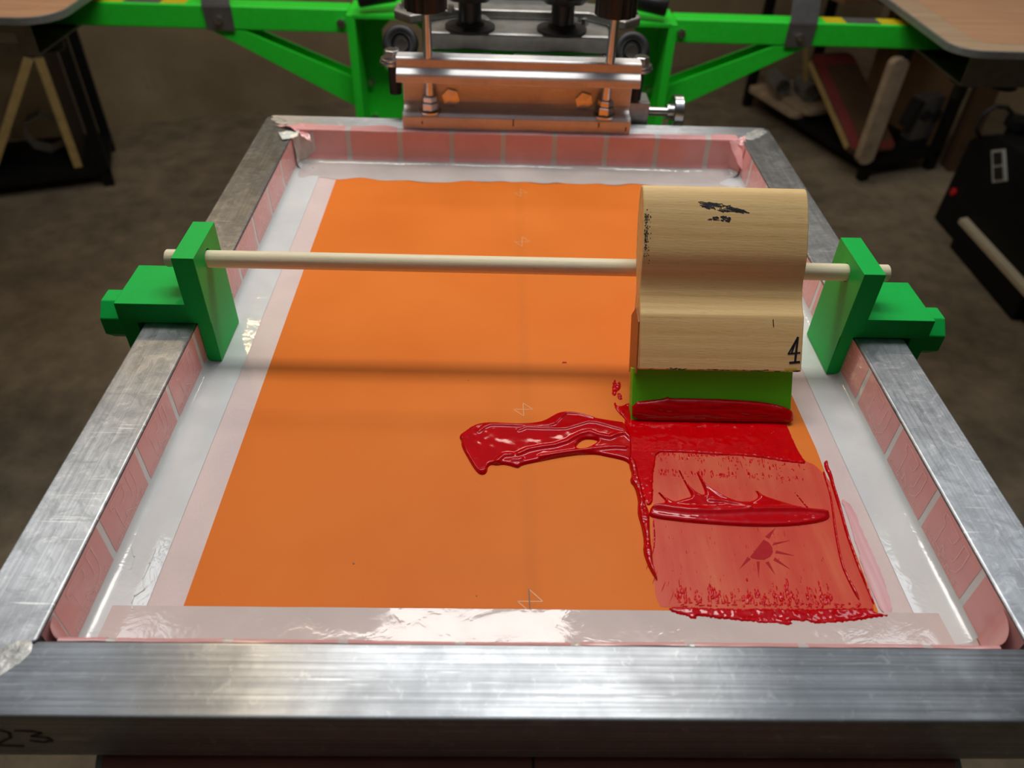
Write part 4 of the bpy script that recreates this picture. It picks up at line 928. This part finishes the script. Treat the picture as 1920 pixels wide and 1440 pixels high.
# black machine
mc = thing('black_machine', 'low black machine on the floor at the right edge with framed switch and red button', 'machine', 1600, 1820, FZ)
MX_ = 1402
MB().prism([(2082, FZ), (2072, -612), (2050, -590), (1965, -548), (1480, -512), (1480, FZ)], MX_, 1900, 'x').build('cabinet', 'matte_black', mc, bevel=8.)
sq_ = [(1946, -589), (1894, -561), (1825, -624), (1878, -656)]
def quad(q, k): c = np.mean(q, 0); return [tuple(c + (np.array(a) - c) * k) for a in q]
sw = MB().prism(sq_, MX_ - 3, MX_ + 1, 'x').build('switch_plate', 'sticker', mc)
L_ = lambda a, b, t_: tuple(np.array(a) * (1 - t_) + np.array(b) * t_)
for t0, t1 in ((.08, .46), (.54, .92)):
    q = [L_(sq_[0], sq_[3], t0), L_(sq_[1], sq_[2], t0), L_(sq_[1], sq_[2], t1), L_(sq_[0], sq_[3], t1)]
    MB().prism([L_(q[0], q[1], .2), L_(q[0], q[1], .8), L_(q[3], q[2], .8), L_(q[3], q[2], .2)], MX_ - 6, MX_, 'x').build('rocker', 'black', sw)
MB().cyl((MX_ - 10, 2030, -762), (MX_ + 1, 2030, -762), 12, 20, ch=2).build('red_button', 'red_button', mc, smooth=True)
MB().lathe([(0, 0), (26, 0), (26, 26), (38, 30), (38, 52), (0, 54)], (1470, 1985, -562), (0, 0, 1), 24).build('cap', 'matte_black', mc, smooth=True, sharp=30)
cb_ = [(1412, 2030, -590), (1362, 2000, -550), (1366, 2000, -505), (1390, 2000, -482), (1425, 2000, -484), (1452, 2000, -505), (1466, 1990, -525)]
MB().tube([Vector(q) for q in [tuple(np.array(cb_[i]) * (1 - k / 4) + np.array(cb_[i + 1]) * k / 4) for i in range(6) for k in range(4)]], 6, 10).build('power_cable', 'rubber', mc, smooth=True)
wb = MB(); wb.prism([(1372, 1905), (1399, 1915), (1399, 1505), (1372, 1500)], -800, -786); 
wcd = thing('white_board', 'pale board edge sticking out from the black machine at right', 'board', 1400, 1700, -800)
wb.build('board', 'white_card', wcd)
sp = MB(); sp.box(1376, 1398, 1520, 1900, FZ, -800.3); sp.build('support_rail', 'matte_black', wcd)

# ================================================================== light and camera
def area(name, x, y, z, sx, sy, watt, col, aim=(0, 0, -1)):
    l = bpy.data.lights.new(name, 'AREA'); l.shape = 'RECTANGLE'; l.size = sx * S; l.size_y = sy * S; l.energy = watt; l.color = col
    o = bpy.data.objects.new(name, l); COL.objects.link(o); o.location = V(x, y, z)
    o.rotation_euler = Vector(aim).to_track_quat('-Z', 'Y').to_euler(); return o
area('ceiling_tube_light', 14, 675, 1000, 772, 200, 6.7, (1., .955, .89))
area('ceiling_tube_light', -442, 675, 1000, 106, 210, .9, (1., .78, .48))
area('ceiling_fill', 0, 650, 1015, 900, 280, 15, (.72, .86, 1.), (0, 0, 1))  # added fill, brightens the ceiling for cool ambient light
area('side_ceiling_light', -1180, 1150, 1560, 420, 300, 2.2, (.88, .94, 1.))
area('side_ceiling_light', 1230, 1150, 1560, 420, 300, 2.2, (.9, .95, 1.))
area('back_fill', 350, 2000, 1560, 900, 160, 6.5, (1., .9, .76))  # added fill, lifts the back wall and the press arms
area('warm_lamp', -915, 2090, 1500, 130, 130, 3, (1., .66, .3), (.5, -.8, -.6))
w = bpy.data.worlds.new('dim room'); SC.world = w; w.use_nodes = True
w.node_tree.nodes['Background'].inputs[0].default_value = (.5, .55, .62, 1); w.node_tree.nodes['Background'].inputs[1].default_value = .02

cam = bpy.data.cameras.new('camera'); co = bpy.data.objects.new('camera', cam); COL.objects.link(co)
cam.sensor_width = 36.; cam.lens = 1437.9156 / 1920 * 36; cam.clip_start = .01; cam.clip_end = 50
co.location = V(-23.8645, -146.505, 309.0776); co.rotation_euler = (.8552, -.0299, -.0085)
cam.dof.use_dof = True; cam.dof.focus_distance = .47; cam.dof.aperture_fstop = 8.
SC.camera = co
SC.view_settings.view_transform = 'Standard'; SC.view_settings.look = 'None'; SC.view_settings.gamma = 1.; SC.view_settings.use_curve_mapping = False
SC.view_settings.exposure = 0.
SC.cycles.max_bounces = 8
